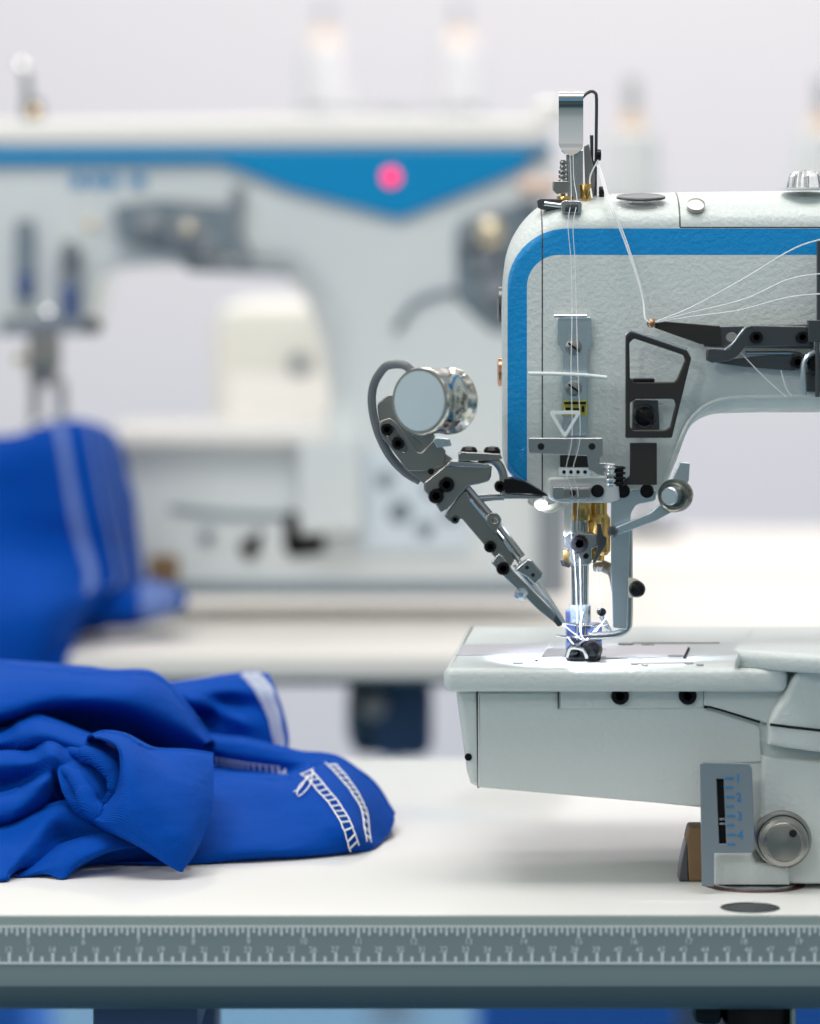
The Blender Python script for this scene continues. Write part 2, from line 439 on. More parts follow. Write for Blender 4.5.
for n in range(-8, 60):
    x = 9.5+21.76*(n-12)
    if -300 < x < 1130:
        rbox(b, x-1.5, 952.5, x+1.5, 962, 0, 0.0005); rbox(b, x+10.88-1.4, 956.5, x+10.88+1.4, 962, 0, 0.0005)
        if n > 0: put_text(b, str(n), x-1, 952, D0-0.0005, 8.2, 0, kk)
for n in range(-2, 26):
    x = 28.5+55.0*(n-5)
    if -300 < x < 1130:
        for j in range(10):
            L = 937.5 if j == 0 else (935.3 if j % 2 == 0 else 932.5)
            rbox(b, x+5.5*j-1.2, 927, x+5.5*j+1.2, L, 0, 0.0005)
        if n > 0: put_text(b, str(n), x, 944, D0-0.0005, 8.2, 0, kk)
link('scale_print', b.mesh(False), 'rulermark', strip, 'white printed ruler ticks and numerals', 0)
# inset metal disc and the round cut-out under the machine's foot
zt = 0.75
Dh = tabD(908); xh = (750-CX)*Dh/F
disc = MB().lathe((xh, Dh, zt-0.001), (0, 0, 1), [(0.0138, 0), (0.0138, 0.0013), (0.0128, 0.0016), (0.0126, 0.0011), (0, 0.0011)], 40).build('round_plug', 'gun', NT)
Dc = 1.846; xc = (754-CX)*Dc/F
MB().lathe((xc, Dc, zt-0.001), (0, 0, 1), [(0.0245, 0), (0.0245, 0.0013), (0, 0.00135)], 48).build('cutout', 'rust', NT, 'dark red-brown rim of the round cut-out')
MB().lathe((xc, Dc, zt-0.0005), (0, 0, 1), [(0.0215, 0), (0.0215, 0.0022), (0.020, 0.0026), (0, 0.0026)], 48).build('steel_ring', 'steel', NT)

FT, ftop = make_table('sewing_table', 'blurred white sewing table under the machine with the broad blue stripe', 2.885, 3.62, -1.3, 1.6, th=0.0240, legx=[-1.0, 0.25], rail=True, mats=('far_table', 'far_table', 'edge_dark'))
BT, btop = make_table('sewing_table', 'blurred pale table behind the others, nearest the wall', 3.66, 4.20, -1.3, 1.7, legx=[-1.1, 1.4], rail=False, mats=('far_table', 'far_table', 'edge_dark'))

# ================================================================== NEAR SEWING MACHINE
SM = thing('sewing_machine', 'white and blue industrial sewing machine in sharp focus with chrome needle parts', 'sewing machine', (0.17, 1.93, 0.75))
H = 1.85
# outline of the arm and needle head: px x, y, front rounding
raw = [(502, 300, 7), (504.5, 268, 11), (509, 248, 18), (518, 230, 25), (530, 215, 30), (544, 204, 32), (560, 198, 33), (590, 194, 34), (640, 192, 35),
       (720, 190.5, 36), (900, 189, 37), (1150, 189, 37), (1150, 414, 16), (900, 414, 17), (760, 414, 17), (722, 415, 17), (706, 418.5, 16), (694, 426, 15), (687, 437, 13), (681, 453, 11), (675, 468, 9), (669, 481, 7), (662, 491, 5),
       (652, 497, 4), (600, 498, 3), (560, 499, 4), (546, 498, 6), (531, 492, 8), (518, 482, 8), (508, 471, 7), (503, 455, 7), (502, 430, 6), (502, 360, 6)]
def smooth_closed(P, n):
    m = len(P); V = [Vector(p) for p in P]; out = []
    for i in range(m):
        p0, p1, p2, p3 = V[i-1], V[i], V[(i+1) % m], V[(i+2) % m]
        if (p2-p1).length > 120 or (p1-p0).length > 120 or (p3-p2).length > 120:
            kx = max(2, int((p2-p1).length/25))
            out += [tuple(p1.lerp(p2, k/kx)) for k in range(kx)]; continue
        for k in range(n):
            t = k/n; out.append(tuple(0.5*((2*p1)+(p2-p0)*t+(2*p0-5*p1+4*p2-p3)*t*t+(3*p1-p0-3*p2+p3)*t**3)))
    return out
hd = smooth_closed(raw, 5)
me = fillet_solid(hd, H, 0.115, seg=10, ds=2.1, taper=8)
root = SM.location; kh = H/F
def ox(px): return (px-CX)*kh-root.x
def oz(py): return CZ-(py-HY)*kh-root.z
joints = [('x', ox(542.3), 0.7*kh, oz(500), oz(200)), ('x', ox(680), 0.8*kh, oz(227), oz(186)),
          ('z', oz(227.5), 0.7*kh, ox(680), ox(1200))]
M['headpaint'] = stripe_material('head_paint_with_stripe', SM, kh, (ox(567), oz(288), 59.5*kh), (ox(559), oz(287), 32*kh), joints)
head = link('head', me, 'headpaint', SM, None, 40)
colm = resample([(985, 400, 12), (1150, 400, 12), (1150, 690, 12), (960, 690, 12), (972, 560, 12)], 12)
link('column', fillet_solid(colm, H+0.008, 0.10, seg=6), 'paint', SM, None, 40)
# recessed lip line under the arm: a raised rolled flange
b = MB(); lip = [(660, 489), (668, 474), (674, 460), (680, 444), (686, 430), (696, 416), (712, 405), (735, 400), (770, 399), (820, 398.5), (900, 398)]
b.tube([W(x, y-2, H+0.0006) for x, y in lip], 0.0013, 8); b.build('arm_flange', 'paint', SM)

# fittings on top of the arm
# strap bends over the top and comes down as the rear rod
prf = crom([Vector((d, y, 0)) for d, y in ((1.8600, 155), (1.8612, 146), (1.8618, 135), (1.8622, 120), (1.8622, 108), (1.8618, 101), (1.8612, 97.5), (1.8618, 94.5), (1.864, 92.3), (1.868, 91), (1.877, 90), (1.886, 89.6))], 5)
grid = []
for q in prf:
    y = q.y; e2 = 0.0 if y < 141 else 12.2*(1-math.sqrt(max(0, 1-((y-141)/14.05)**2)))
    grid.append([W(558.7+e2+(24.6-2*e2)*t/6, y, q.x) for t in range(7)])
vs = [p for r in grid for p in r]; nv = len(vs); bk = [p+Vector((0, 0.0009, -0.0005)) for p in vs]; ni = len(grid); fs = []
for a in range(ni-1):
    for c in range(6):
        fs.append((a*7+c, a*7+c+1, (a+1)*7+c+1, (a+1)*7+c)); fs.append((nv+(a+1)*7+c, nv+(a+1)*7+c+1, nv+a*7+c+1, nv+a*7+c))
for a in range(ni-1):
    for c in (0, 6): fs.append((a*7+c, (a+1)*7+c, nv+(a+1)*7+c, nv+a*7+c))
for c in range(6): fs.append((c, c+1, nv+c+1, nv+c)); fs.append(((ni-1)*7+c, (ni-1)*7+c+1, nv+(ni-1)*7+c+1, nv+(ni-1)*7+c))
b = MB(); b.add(vs+bk, fs); b.build('guide_strap', 'chrome', SM, sm=50)
b = MB(); b.tube([W(582, 98, 1.868), W(586, 94, 1.87), W(591, 91.5, 1.872), (W(595, 93, 1.872)), W(596.5, 99, 1.872), W(596.3, 130, 1.872), W(596, 164, 1.872)], 0.0008, 8); b.build('guide_rod', 'gun', SM)
plate('strap_post', [(566, 150), (583, 150), (583, 205), (568, 205)], 1.868, 0.004, 'steel', SM, r=0.5)
plate('side_post', [(584, 146), (589, 144), (595, 175), (594, 205), (586, 205)], 1.870, 0.003, 'nickel', SM, r=1)
plate('rear_post', [(590, 135), (593.5, 135), (593.5, 160), (597, 165), (597, 204), (592, 204)], 1.874, 0.003, 'gun', SM, r=0.5)
b = MB()
for i in range(6): b.cyl(W(563, 161+i*4.6, 1.868), W(563, 164.6+i*4.6, 1.868), 0.0022 if i > 1 else 0.0016, n=20, bev=0.0003)
b.cyl(W(563, 160, 1.868), W(563, 206, 1.868), 0.0012); b.build('tension_post', 'nickel', SM)
plate('guide_block', [(553, 181), (569, 181), (569, 193), (557, 194), (553, 190)], 1.862, 0.008, 'nickel', SM, r=1)
MB().cyl(W(565, 196, 1.864), W(565, 203, 1.864), 0.004, bev=0.0004).build('brass_nut', 'brass', SM)
MB().cyl(W(586, 184, 1.866), W(586, 201, 1.866), 0.0032, 0.0024, bev=0.0004).build('brass_nut', 'brass', SM)
for x, y in ((600, 155), (603, 192)):
    MB().cyl(W(x-4, y, 1.872), W(x+1, y, 1.872), 0.0028, bev=0.0004).build('screw', 'black', SM)
plate('thread_loop', [(537, 200), (541, 198.5), (560, 199), (561, 208), (544, 210), (538, 208)], 1.858, 0.006, 'gun', SM, r=2)
plate('thread_loop', [(561, 202), (565, 200.5), (580, 201), (582, 204), (581.5, 213), (563, 213), (561, 210)], 1.851, 0.005, 'steel', SM, r=1.5)
b = MB(); b.box(W(571.5, 208, 1.8505), (13*kh, 0.001, 7.5*kh), 0, None, 0.0003); b.build('loop_slot', 'gun', SM)
MB().cyl(W(544, 203.5, 1.857), W(572, 207, 1.858), 0.0012).build('loop_pin', 'chrome', SM)
# oval cap on the rounded shoulder, small plug and clear oil window
def tilted_disc(name, px, py, D, rx, m, tilt, hgt=0.0015, ringm=None):
    a = Vector((0, -math.sin(tilt), math.cos(tilt)))
    return MB().lathe(W(px, py, D), a, [(rx, -0.002), (rx, hgt*0.5), (rx*0.93, hgt), (rx*0.6, hgt*0.8), (0, hgt*0.75)], 40).build(name, m, SM)
oc = tilted_disc('oil_cap', 641, 197.0, 1.859, 24.5*1.86/F, 'gun', 0.0, 0.0006)
ocp = W(641, 197.0, 1.859)-SM.location
for v in oc.data.vertices:
    d = v.co-ocp; d.z = max(d.z, -0.0006); yy = d.y*0.5
    v.co = ocp+Vector((d.x, yy*0.97, d.z+yy*0.25))
tilted_disc('cover_plug', 696, 204.3, 1.8535, 9*1.853/F, 'nickel', 0.75, 0.0003)
b = MB(); b.lathe(W(806, 190, 1.868), (0, 0, 1), [(0.0125, 0), (0.0125, 0.001)], 40); b.build('window_rim', 'acrylic_edge', SM)
b = MB(); b.lathe(W(806, 189, 1.868), (0, 0, 1), [(0.0095, 0), (0.0093, 0.003), (0.0086, 0.006), (0.006, 0.0085), (0.0025, 0.0093), (0, 0.0093)], 12); dome = b.build('oil_window', 'dome', SM, sm=10)
b = MB()
for k in range(8):
    th = 2*PI*k/8; b.tube([W(806, 189, 1.868)+Vector((0.0085*math.cos(th), 0.0085*math.sin(th), 0)), W(806, 189, 1.868)+Vector((0.0072*math.cos(th), 0.0072*math.sin(th), 0.0072))], 0.0007, 6)
b.build('window_rib', 'steel', dome)

# chrome thread plate on the face
tp = plate('thread_plate', [(557, 317), (592, 317), (592, 343), (588, 352), (588, 436), (562, 436), (562, 352), (557, 343)], H-0.0035, 0.0022, 'bluesteel', SM, r=3)
MB().cyl(W(554, 316.5, H-0.006), W(587, 316.5, H-0.006), 0.0011, n=12, bev=0.0003).build('plate_lip', 'chrome', tp)
for y in (347, 388): screw(573.5, y, 8, H-0.0035, tp, 'nickel', 'slot', 0.003)
b = MB(); b.box(W(575, 408, H-0.0040), (24*kh, 0.0006, 15*kh), 0); lab = b.build('label', 'yellow', tp, 'yellow label with black marks')
b = MB()
for x, y, w, h in ((575, 403, 22, 2.4), (568, 409, 5, 3), (576, 410, 6, 4), (583, 409, 3, 6)): b.box(W(x, y, H-0.0046), (w*kh, 0.0004, h*kh))
b.build('label_mark', 'hole', lab)
# clear finger guard, warning triangle
Gd = H-0.012
gd = plate('finger_guard', [(528, 374), (607, 377), (606, 446), (529, 446)], Gd, 0.0014, 'glass', SM, r=4)
b = MB(); b.tube([W(528.5, 373.5, Gd+0.0007), W(555, 373.8, Gd+0.0007), W(585, 375.2, Gd+0.0007), W(607, 377.5, Gd+0.0007)], 0.0009, 8); b.build('guard_edge', 'acrylic_edge', gd)
def tri(s, cx=565, cy=421): return [(cx-17*s, cy-10*s), (cx+17*s, cy-10.5*s), (cx, cy+18*s)]
me = slab(rnd(tri(1.0), 3), Gd-0.0006, 0.0005, [rnd(tri(0.66), 1.5)], 0.0001); tr = link('warning_triangle', me, 'acrylic_edge', gd)
gb = plate('guard_bracket', [(528.5, 438), (603, 438), (603, 456), (600, 458, 0), (600, 463, 0), (604, 463), (616, 464), (616, 475), (607, 477), (598, 475), (589, 470), (587, 456), (529, 453)], H-0.0155, 0.003, 'steel', SM, r=1.5)
for x in (541, 592): screw(x, 446.5, 3.4, H-0.0155, gb, 'hole', 'hole'); 
b = MB(); b.box(W(575, 461, H-0.003), (30*kh, 0.004, 12*kh), 0, None, 0.0005); b.build('recess_block', 'dark', SM)
te = plate('thread_eyelet_bar', [(559, 468), (588, 468), (592, 472), (588, 477), (559, 476)], H-0.013, 0.003, 'acrylic_edge', SM, r=1)
for i in range(4):
    MB().lathe(W(564+i*7, 472, H-0.013), (0, -1, 0), [(1.9*kh, -0.0002), (1.9*kh, 0.0005), (0, 0.0004)], 14).build('eyelet', 'hole', te)
plate('lower_casting', [(548, 478), (618, 476), (620, 500), (610, 503), (558, 503), (549, 499)], H-0.006, 0.02, 'paint_smooth', SM, r=4, bev=0.001)
cb = plate('clamp_block', [(553, 487), (590.5, 487), (590.5, 499), (588, 500, 0), (555, 500), (553, 498)], H-0.012, 0.006, 'steel', SM, r=1.2)
plate('clamp_face', [(563, 488.5), (590, 488.5), (590, 498.5), (563, 498.5)], H-0.0125, 0.001, 'nickel', cb, r=1)
screw(573, 493, 3, H-0.0125, cb, 'hole', 'hole')
screw(597.5, 491, 6.5, H-0.0065, SM, 'hole', 'hole', name='bore')
b = MB(); b.cyl(W(610.5, 465, H-0.018), W(610.5, 487, H-0.018), 0.0022, bev=0.0004)
for y in (468, 474, 480, 485): b.cyl(W(610.5, y-1.5, H-0.018), W(610.5, y+1.5, H-0.018), 0.0030, n=20, bev=0.0005)
b.build('pivot_pin', 'chrome', SM)
b = MB(); b.cyl(W(619.5, 466, H-0.016), W(619.5, 486, H-0.016), 0.0019)
for y in (468, 473, 478, 483): b.cyl(W(619.5, y-1.2, H-0.016), W(619.5, y+1.2, H-0.016), 0.0030, n=20, bev=0.0004)
b.build('collar', 'black', SM)

# window shaped dark guard
wg = plate('take_up_guard', [(625.5, 336, 4), (631, 331.5, 3), (640, 334, 2), (687, 350, 6), (691.5, 358, 5), (672, 438, 2), (625.5, 438, 2)], H-0.016, 0.0022, 'dark', SM, r=2,
      holes=[rnd([(629.5, 343), (634, 338.5), (683, 355), (685, 360), (677, 379), (674, 382), (636, 382), (630, 378)], 3), rnd([(630, 403), (636, 399), (674, 399), (675.5, 404), (670, 427), (665, 430), (634, 430), (630, 427)], 3)], bev=0.0007)
b = MB(); ss = [(625.5, 335), (631, 331.5), (640, 334), (687, 350)]
b.tube([W(x, y-0.3, H-0.0155) for x, y in ss], 0.0006, 8); b.build('bright_edge', 'steel', wg)
MB().box(W(643, 380, H-0.010), (22*kh, 0.012, 3.5*kh), 0, None, 0.0005).build('guide_slot', 'black', SM)
pb = plate('guard_mount', [(633, 400), (658, 400), (660, 430), (632, 430)], H-0.005, 0.004, 'gun', SM, r=2)
screw(644, 416, 12, H-0.005, pb, 'black', 'slot', 0.006)
plate('dark_bracket', [(630, 443), (657, 443), (657, 485), (622, 485), (622, 482, 1), (630, 476, 4)], H-0.014, 0.003, 'dark', SM, r=1)
# needle-thread horn, brackets, lower bar (right of the face)
hn = plate('thread_horn', [(649, 321), (655, 320.5), (720, 326), (722, 346), (700, 344), (655, 328)], H-0.010, 0.002, 'dark', SM, r=1)
b = MB(); b.cyl(W(650.5, 323.5, H-0.013), W(656, 322.5, H-0.008), 0.0022, 0.0016, bev=0.0003); b.build('horn_eyelet', 'copper', hn)
bar = plate('mounting_bar', [(704, 327), (814, 324), (814, 349), (704, 347)], H-0.008, 0.005, 'gun', SM, r=2, holes=[ell(732, 337, 6, 5)])
zb = plate('thread_hook', [(706.5, 349), (711, 347.5), (727, 349), (734, 341), (746, 327), (752, 325), (812, 326), (812, 346), (757, 347), (745, 347), (738, 356), (730, 361), (712, 363), (706, 360)], H-0.013, 0.003, 'gun', SM, r=3, bev=0.0008)
b = MB(); b.tube([W(x, y, H-0.0128) for x, y in ((724, 350), (733, 343), (744, 329), (752, 326))], 0.0007, 8); b.build('bright_edge', 'steel', zb)
for x in (756, 802): screw(x, 337, 6.5, H-0.013, zb, 'black', 'hex', 0.003)
lb = plate('lower_bar', [(706, 362), (800, 352), (806, 356), (808, 364), (803, 370), (792, 371), (745, 367)], H-0.006, 0.003, 'gun', SM, r=3)
screw(797, 362, 7, H-0.006, lb, 'black', 'hex', 0.004)
b = MB(); b.tube([W(745, 353, H-0.007), W(790, 353, H-0.007), W(800, 356, H-0.007), W(806, 366, H-0.007)], 0.0009, 8); b.build('wire_loop', 'steel', SM)
b = MB(); b.tube([W(804, 395, H-0.012), W(803, 370, H-0.012), W(806, 358, H-0.012), W(814, 352, H-0.012), W(830, 350, H-0.012)], 0.0014, 8); b.build('wire_loop', 'bluesteel', SM)
plate('tension_block', [(808, 320), (850, 320), (850, 342), (808, 342)], H-0.017, 0.006, 'gun', SM, r=1)
plate('tension_bracket', [(817, 240), (850, 240), (850, 320), (817, 320)], H-0.015, 0.003, 'gun', SM, r=1)
MB().cyl(W(817.5, 342, H-0.016), W(817.5, 397, H-0.016), 0.0011).build('guide_rod', 'gun', SM)
screw(818, 365, 11, H-0.005, SM, 'black', 'slot', 0.004)
plate('arm_recess', [(806, 372), (850, 372), (850, 392), (806, 392)], H-0.003, 0.002, 'gun', SM, r=2)

# left side: disc, lamp-like canister and folder arm
MB().lathe(W(500.5, 305, 1.875), (-1, 0, 0), [(0.009, -0.001), (0.009, 0.0010), (0.006, 0.0016), (0, 0.0017)], 28).build('side_screw', 'gun', SM)
MB().lathe(W(500.5, 372, 1.872), (-1, 0, 0), [(0.007, -0.001), (0.007, 0.0010), (0.005, 0.0015), (0, 0.0016)], 28).build('side_screw', 'copper', SM)
A = 1.835
plate('upper_arm', [(379, 420, 8), (377, 404, 8), (390, 393, 8), (400, 400), (428, 441), (440, 450), (470, 470), (470, 500), (440, 497), (404, 468)], A+0.004, 0.003, 'nickel', SM, r=6)
up = plate('slotted_plate', [(379, 428, 4), (380, 421, 4), (390, 418, 4), (398, 424, 4), (417, 452, 1.5), (421, 453, 1.5), (434, 440, 1), (437, 441, 1), (446, 451), (444, 466), (424, 471, 3), (408, 471, 3), (382, 437, 3)], A-0.0005, 0.0035, 'nickel', SM, r=2,
      holes=[rnd([(383, 428), (387, 424), (393, 427), (407, 448), (406, 453), (401, 451), (386, 436)], 3)])
screw(387, 429, 6.5, A, up, 'black', 'hex', 0.005); screw(398, 443, 6.5, A, up, 'black', 'hex', 0.005)
plate('bent_tab', [(433, 440), (436, 437.5), (450, 439), (452, 446), (437, 448)], A-0.006, 0.006, 'bluesteel', up, r=1.5)
mid = plate('hinge_plate', [(424, 490, 2), (424, 482), (449, 462, 2), (452, 459, 3), (488, 464, 2), (491, 467, 2), (490, 481, 4), (480, 484, 2), (468, 486, 4), (447, 510, 2), (441, 513, 2), (436, 505)], A-0.004, 0.004, 'nickel', SM, r=2, bev=0.0008)
plate('hinge_lip', [(450, 460.5), (488.5, 464), (488.5, 468), (446, 466)], A-0.0055, 0.0015, 'steel', mid, r=1)
screw(436, 495.5, 8, A-0.004, mid, 'black', 'hex', 0.005); screw(446.5, 484, 8, A-0.004, mid, 'black', 'hex', 0.005); screw(431, 471.5, 3, A-0.001, SM, 'black', 'hole')
lk = plate('long_link', [(444, 516, 3), (462, 492, 3), (467, 491, 2), (471, 500), (516, 557), (511, 567, 2), (496, 559, 2), (462, 519, 2), (450, 522, 3)], A-0.001, 0.003, 'nickel', SM, r=2, bev=0.0006)
b = MB(); b.tube([W(x, y, A-0.002) for x, y in ((470, 499), (480, 511), (505, 542), (519, 562))], 0.0009, 8, smooth=3); b.build('link_rail', 'chrome', lk)
b = MB(); b.tube([W(x, y, A+0.003) for x, y in ((467, 488), (480, 503), (498, 525), (522, 557))], 0.0018, 8, smooth=3); b.build('rear_link', 'steel', SM)
screw(455, 519, 4.5, A+0.002, lk, 'gun', 'hex', 0.004)
tb = plate('ring_tab', [(487, 523, 4), (487, 513, 6), (497, 512.5, 6), (502, 519, 5), (499, 527, 3), (494, 534, 2)], A-0.004, 0.0012, 'nickel', SM, r=4, holes=[ell(494.5, 520, 3)])
screw(490, 546, 6.3, A-0.002, lk, 'black', 'hex', 0.005); 
ll = plate('lower_link', [(491, 563, 2), (498, 553, 3), (503, 556, 2), (515, 573), (556, 614), (562, 624, 3), (557, 625, 3), (540, 612), (507, 580)], A-0.005, 0.003, 'steel', SM, r=2, bev=0.0006)
screw(503, 568, 7, A-0.005, ll, 'black', 'hex', 0.004)
b = MB(); b.tube([W(x, y, A-0.006) for x, y in ((514, 565), (530, 583), (552, 607), (563, 622))], 0.0008, 8, smooth=3); b.tube([W(x, y, A+0.001) for x, y in ((517, 560), (536, 580), (550, 600), (565, 623))], [0.0014, 0.0008], 8, smooth=3); b.build('link_rail', 'chrome', ll)
cbk = plate('corner_block', [(514, 570), (523, 562, 2), (527, 559, 3), (532, 560, 3), (543, 573, 2), (542, 578, 3), (535, 585, 2), (528, 578)], A-0.010, 0.006, 'steel', SM, r=1.5, bev=0.0008)
screw(527, 567.5, 1.9, A-0.010, cbk, 'hole', 'hole'); screw(533, 575, 1.9, A-0.010, cbk, 'hole', 'hole')
MB().lathe(W(520, 592, A-0.002), (0.5, -0.6, -0.3), [(0.0035, 0), (0.0035, 0.003), (0.002, 0.0045), (0, 0.0046)], 16).build('pin_head', 'bluesteel', ll)
plate('dark_tip', [(556, 612), (561, 617), (563, 625), (558, 627), (553, 621)], A-0.0055, 0.003, 'gun', ll, r=2)
# mount between the arm and the head
mt = plate('mount_plate', [(458, 455), (462, 452), (500, 454), (503, 459), (480, 461), (459, 461)], A-0.006, 0.016, 'nickel', SM, r=1.5)
for x in (469, 492):
    MB().lathe(W(x, 452.5, A+0.002), (0, 0, 1), [(0.0040, -0.0008), (0.0040, 0.0012), (0.003, 0.0026), (0.0012, 0.0030), (0, 0.0031)], 24).build('screw', 'black', mt)
b = MB()
prev = None
b.tube([W(x, y, A+0.0005) for x, y in ((478, 459.5), (492, 460), (499, 465), (503, 474), (504, 485), (504, 494))], 0.0021, 10); b.build('bent_strap', 'nickel', SM)
plate('rear_strap', [(487, 466), (492, 466), (491, 478), (487, 477)], A+0.012, 0.002, 'gun', SM, r=1)
b = MB(); b.cyl(W(470, 499, A+0.004), W(504, 497, A+0.004), 0.0018); b.build('cross_pin', 'steel', SM)
screw(500, 486, 6, A+0.002, SM, 'black', 'hex', 0.004)
plate('wedge_bracket', [(504, 479, 1), (513, 478, 2), (524, 481), (540, 490, 3), (550, 497, 1), (530, 494), (505, 493, 1)], A-0.002, 0.012, 'black', SM, r=1)
plate('foot_of_wedge', [(503, 493), (545, 496), (540, 499), (503, 499)], A, 0.006, 'steel', SM, r=1)
# canister: its face looks to the camera's left
yaw = math.radians(-34); ax = Vector((math.sin(yaw), -math.cos(yaw), 0.03)).normalized()
cc = W(419.5, 401, 1.795); rC = 34*1.80/F
cL = 0.0255
cn = MB().lathe(cc, -ax, [(rC*0.86, 0.0012), (rC*0.90, 0.0), (rC*0.97, 0.0), (rC, 0.0012), (rC, 0.0035), (rC*0.965, 0.0042), (rC*0.965, cL-0.002), (rC*1.0, cL-0.0012), (rC*1.0, cL), (rC*0.9, cL+0.001), (0, cL+0.001)], 56).build('canister', 'canister', SM, 'polished round canister', 40)
MB().lathe(cc, ax, [(rC*0.88, -0.0012), (rC*0.88, 0.0002), (0, 0.0004)], 56).build('canister_face', 'mirror', cn, 'pale round face')
b = MB(); cw = cc-ax*cL
plate('canister_foot', [(414, 425), (432, 428), (437, 442), (428, 449), (412, 436)], A+0.0005, 0.004, 'nickel', SM, r=2)
MB().tube([W(412, 371, 1.818), W(404, 365, 1.818), W(393, 364.5, 1.822), W(384, 368, 1.83), (W(374, 384, 1.836)), W(372, 405, 1.838), W(378, 432, 1.84), W(390, 456, 1.842), W(405, 472, 1.845), W(420, 481, 1.846)], 0.0021, 12, smooth=6).build('cable', 'cable', SM, 'grey cable looping round the canister')

# cream cable under the nose
b = MB(); b.tube([W(530, 500, H+0.004), W(537, 503, H+0.002), W(546, 509, H), W(556, 507, H), W(566, 500, H+0.004)], 0.0021, 10)
b.cyl(W(533, 500, H-0.002), W(545, 502, H-0.002), 0.0032, bev=0.0008); b.build('cream_hose', 'cream', SM)
b = MB(); b.lathe(W(541, 503, H-0.004), (0.1, -0.4, -1), [(0.003, 0), (0.003, 0.0016), (0.0018, 0.003), (0, 0.0032)], 20); b.build('needle_lamp', 'ledlamp', SM, 'small white lamp under the nose')

# needle bar group
NBd = 1.87
b = MB(); b.cyl(W(581.5, 500, NBd), W(581.5, 520, NBd), 0.0062, bev=0.0003); b.build('needle_bar_bush', 'brass', SM)
b = MB(); b.cyl(W(599, 498, NBd), W(599, 514, NBd), 0.0040); b.lathe(W(599, 514, NBd), (0, 0, -1), [(0.0042, 0), (0.0056, 0.002), (0.0056, 0.018), (0.004, 0.020)], 24); b.cyl(W(598, 540, NBd), W(596, 560, NBd), 0.0040); b.build('presser_bar', 'brass', SM)
b = MB(); b.box(W(568, 517, NBd-0.007), (9*kh, 0.004, 36*kh), 0, None, 0.0006); b.build('light_guide', 'guide_white', SM)
b = MB(); b.cyl(W(581, 515, NBd-0.001), W(581, 536, NBd-0.001), 0.0044); b.build('needle_bar', 'chrome', SM)
nc = plate('needle_clamp', [(564, 535), (568, 532.5), (592, 533), (600, 536), (600, 546), (592, 549), (592, 563, 2), (588, 566), (572, 566), (569, 562), (569, 549), (564, 547)], NBd-0.010, 0.012, 'steel', SM, r=1.5, bev=0.0008)
screw(579, 543, 9, NBd-0.010, nc, 'black', 'hex', 0.006); screw(574, 556, 2.8, NBd-0.010, nc, 'hole', 'hole'); screw(586, 556, 2.8, NBd-0.010, nc, 'hole', 'hole')
MB().box(W(567, 558, NBd-0.004), (8*kh, 0.004, 16*kh), 0, None, 0.0005).build('brass_shim', 'brass', nc)
plate('black_catch', [(560, 560), (566, 561), (571, 566), (569, 568), (562, 566)], NBd-0.006, 0.004, 'black', nc, r=1)
screw(600, 541, 4, NBd-0.008, nc, 'black', 'hex', 0.004)
plate('take_up_hook', [(597, 524), (601, 524), (603, 535), (607, 538), (606, 545), (596, 562), (592, 564), (597, 548)], NBd-0.013, 0.0014, 'gun', SM, r=1)
b = MB()
for dx in (-6.5, -2.2, 2.2, 6.5): b.cyl(W(580+dx, 564, NBd-0.004), W(580+dx*0.9, 612, NBd-0.002), 0.00125, n=12)
b.cyl(W(580, 605, NBd), W(580, 625, NBd), 0.0045, n=20); b.build('needle_shank', 'chrome', SM)
b = MB()
for dx in (-4.5, 0, 4.5): b.cyl(W(581+dx, 622, NBd-0.004), W(581+dx, 647, NBd-0.004), 0.0006, 0.0003, n=8)
b.build('needle', 'chrome', SM)
b = MB(); b.cyl(W(580, 605, NBd-0.001), W(580, 622, NBd-0.001), 0.0095/2+0.0006, n=24, bev=0.0004); b.build('shank_collar', 'bluesteel', SM)
# presser foot
zb = 0.8558
pf = MB(); pf.box(W(583.5, 637, NBd+0.004), (36*kh, 0.016, 27*kh), 0, None, 0.0008)
pf.box(W(569, 618, NBd), (7*kh, 0.006, 16*kh), 0, None, 0.0006); foot = pf.build('presser_foot', 'bluefoot', SM)
b = MB(); b.lathe(W(592, 650, NBd-0.012), (0, -0.9, 0.2), [(10.5*kh, -0.006), (10.5*kh, 0.001), (7*kh, 0.004), (0, 0.005)], 24)
b.box(W(583, 656, NBd-0.004), (35*kh, 0.016, 6*kh), 0, None, 0.001); b.lathe(W(573, 651, NBd-0.011), (-0.1, -0.9, 0.2), [(6.5*kh, -0.006), (6.5*kh, 0.001), (4*kh, 0.003), (0, 0.0036)], 20)
b.build('foot_sole', 'black', foot)
b = MB(); b.tube([W(567, 657, NBd-0.016), W(571, 648, NBd-0.018), W(583, 650, NBd-0.019), W(587, 658, NBd-0.018)], 0.0009, 8)
b.tube([W(556, 636, NBd-0.008), W(575, 637, NBd-0.010), W(604, 633, NBd-0.006)], 0.0007, 8); b.tube([W(561, 622, NBd-0.006), W(585, 626, NBd-0.008), W(607, 624, NBd-0.004)], 0.0007, 8)
b.tube([W(568, 637, NBd-0.010), W(576, 645, NBd-0.013), W(588, 640, NBd-0.012), W(598, 646, NBd-0.010)], 0.0006, 8)
b.build('foot_spring', 'chrome', foot)
MB().lathe(W(601.5, 612, NBd-0.002), (0.2, -0.9, 0), [(4*kh, -0.002), (4.3*kh, 0.001), (2*kh, 0.002), (0, 0.002)], 18).build('foot_stud', 'black', foot)
b = MB(); b.tube([W(601, 616, NBd-0.002), W(606, 624, NBd-0.002), W(610, 632, NBd-0.003)], 0.0012, 8); b.build('foot_arm', 'bluesteel', foot)

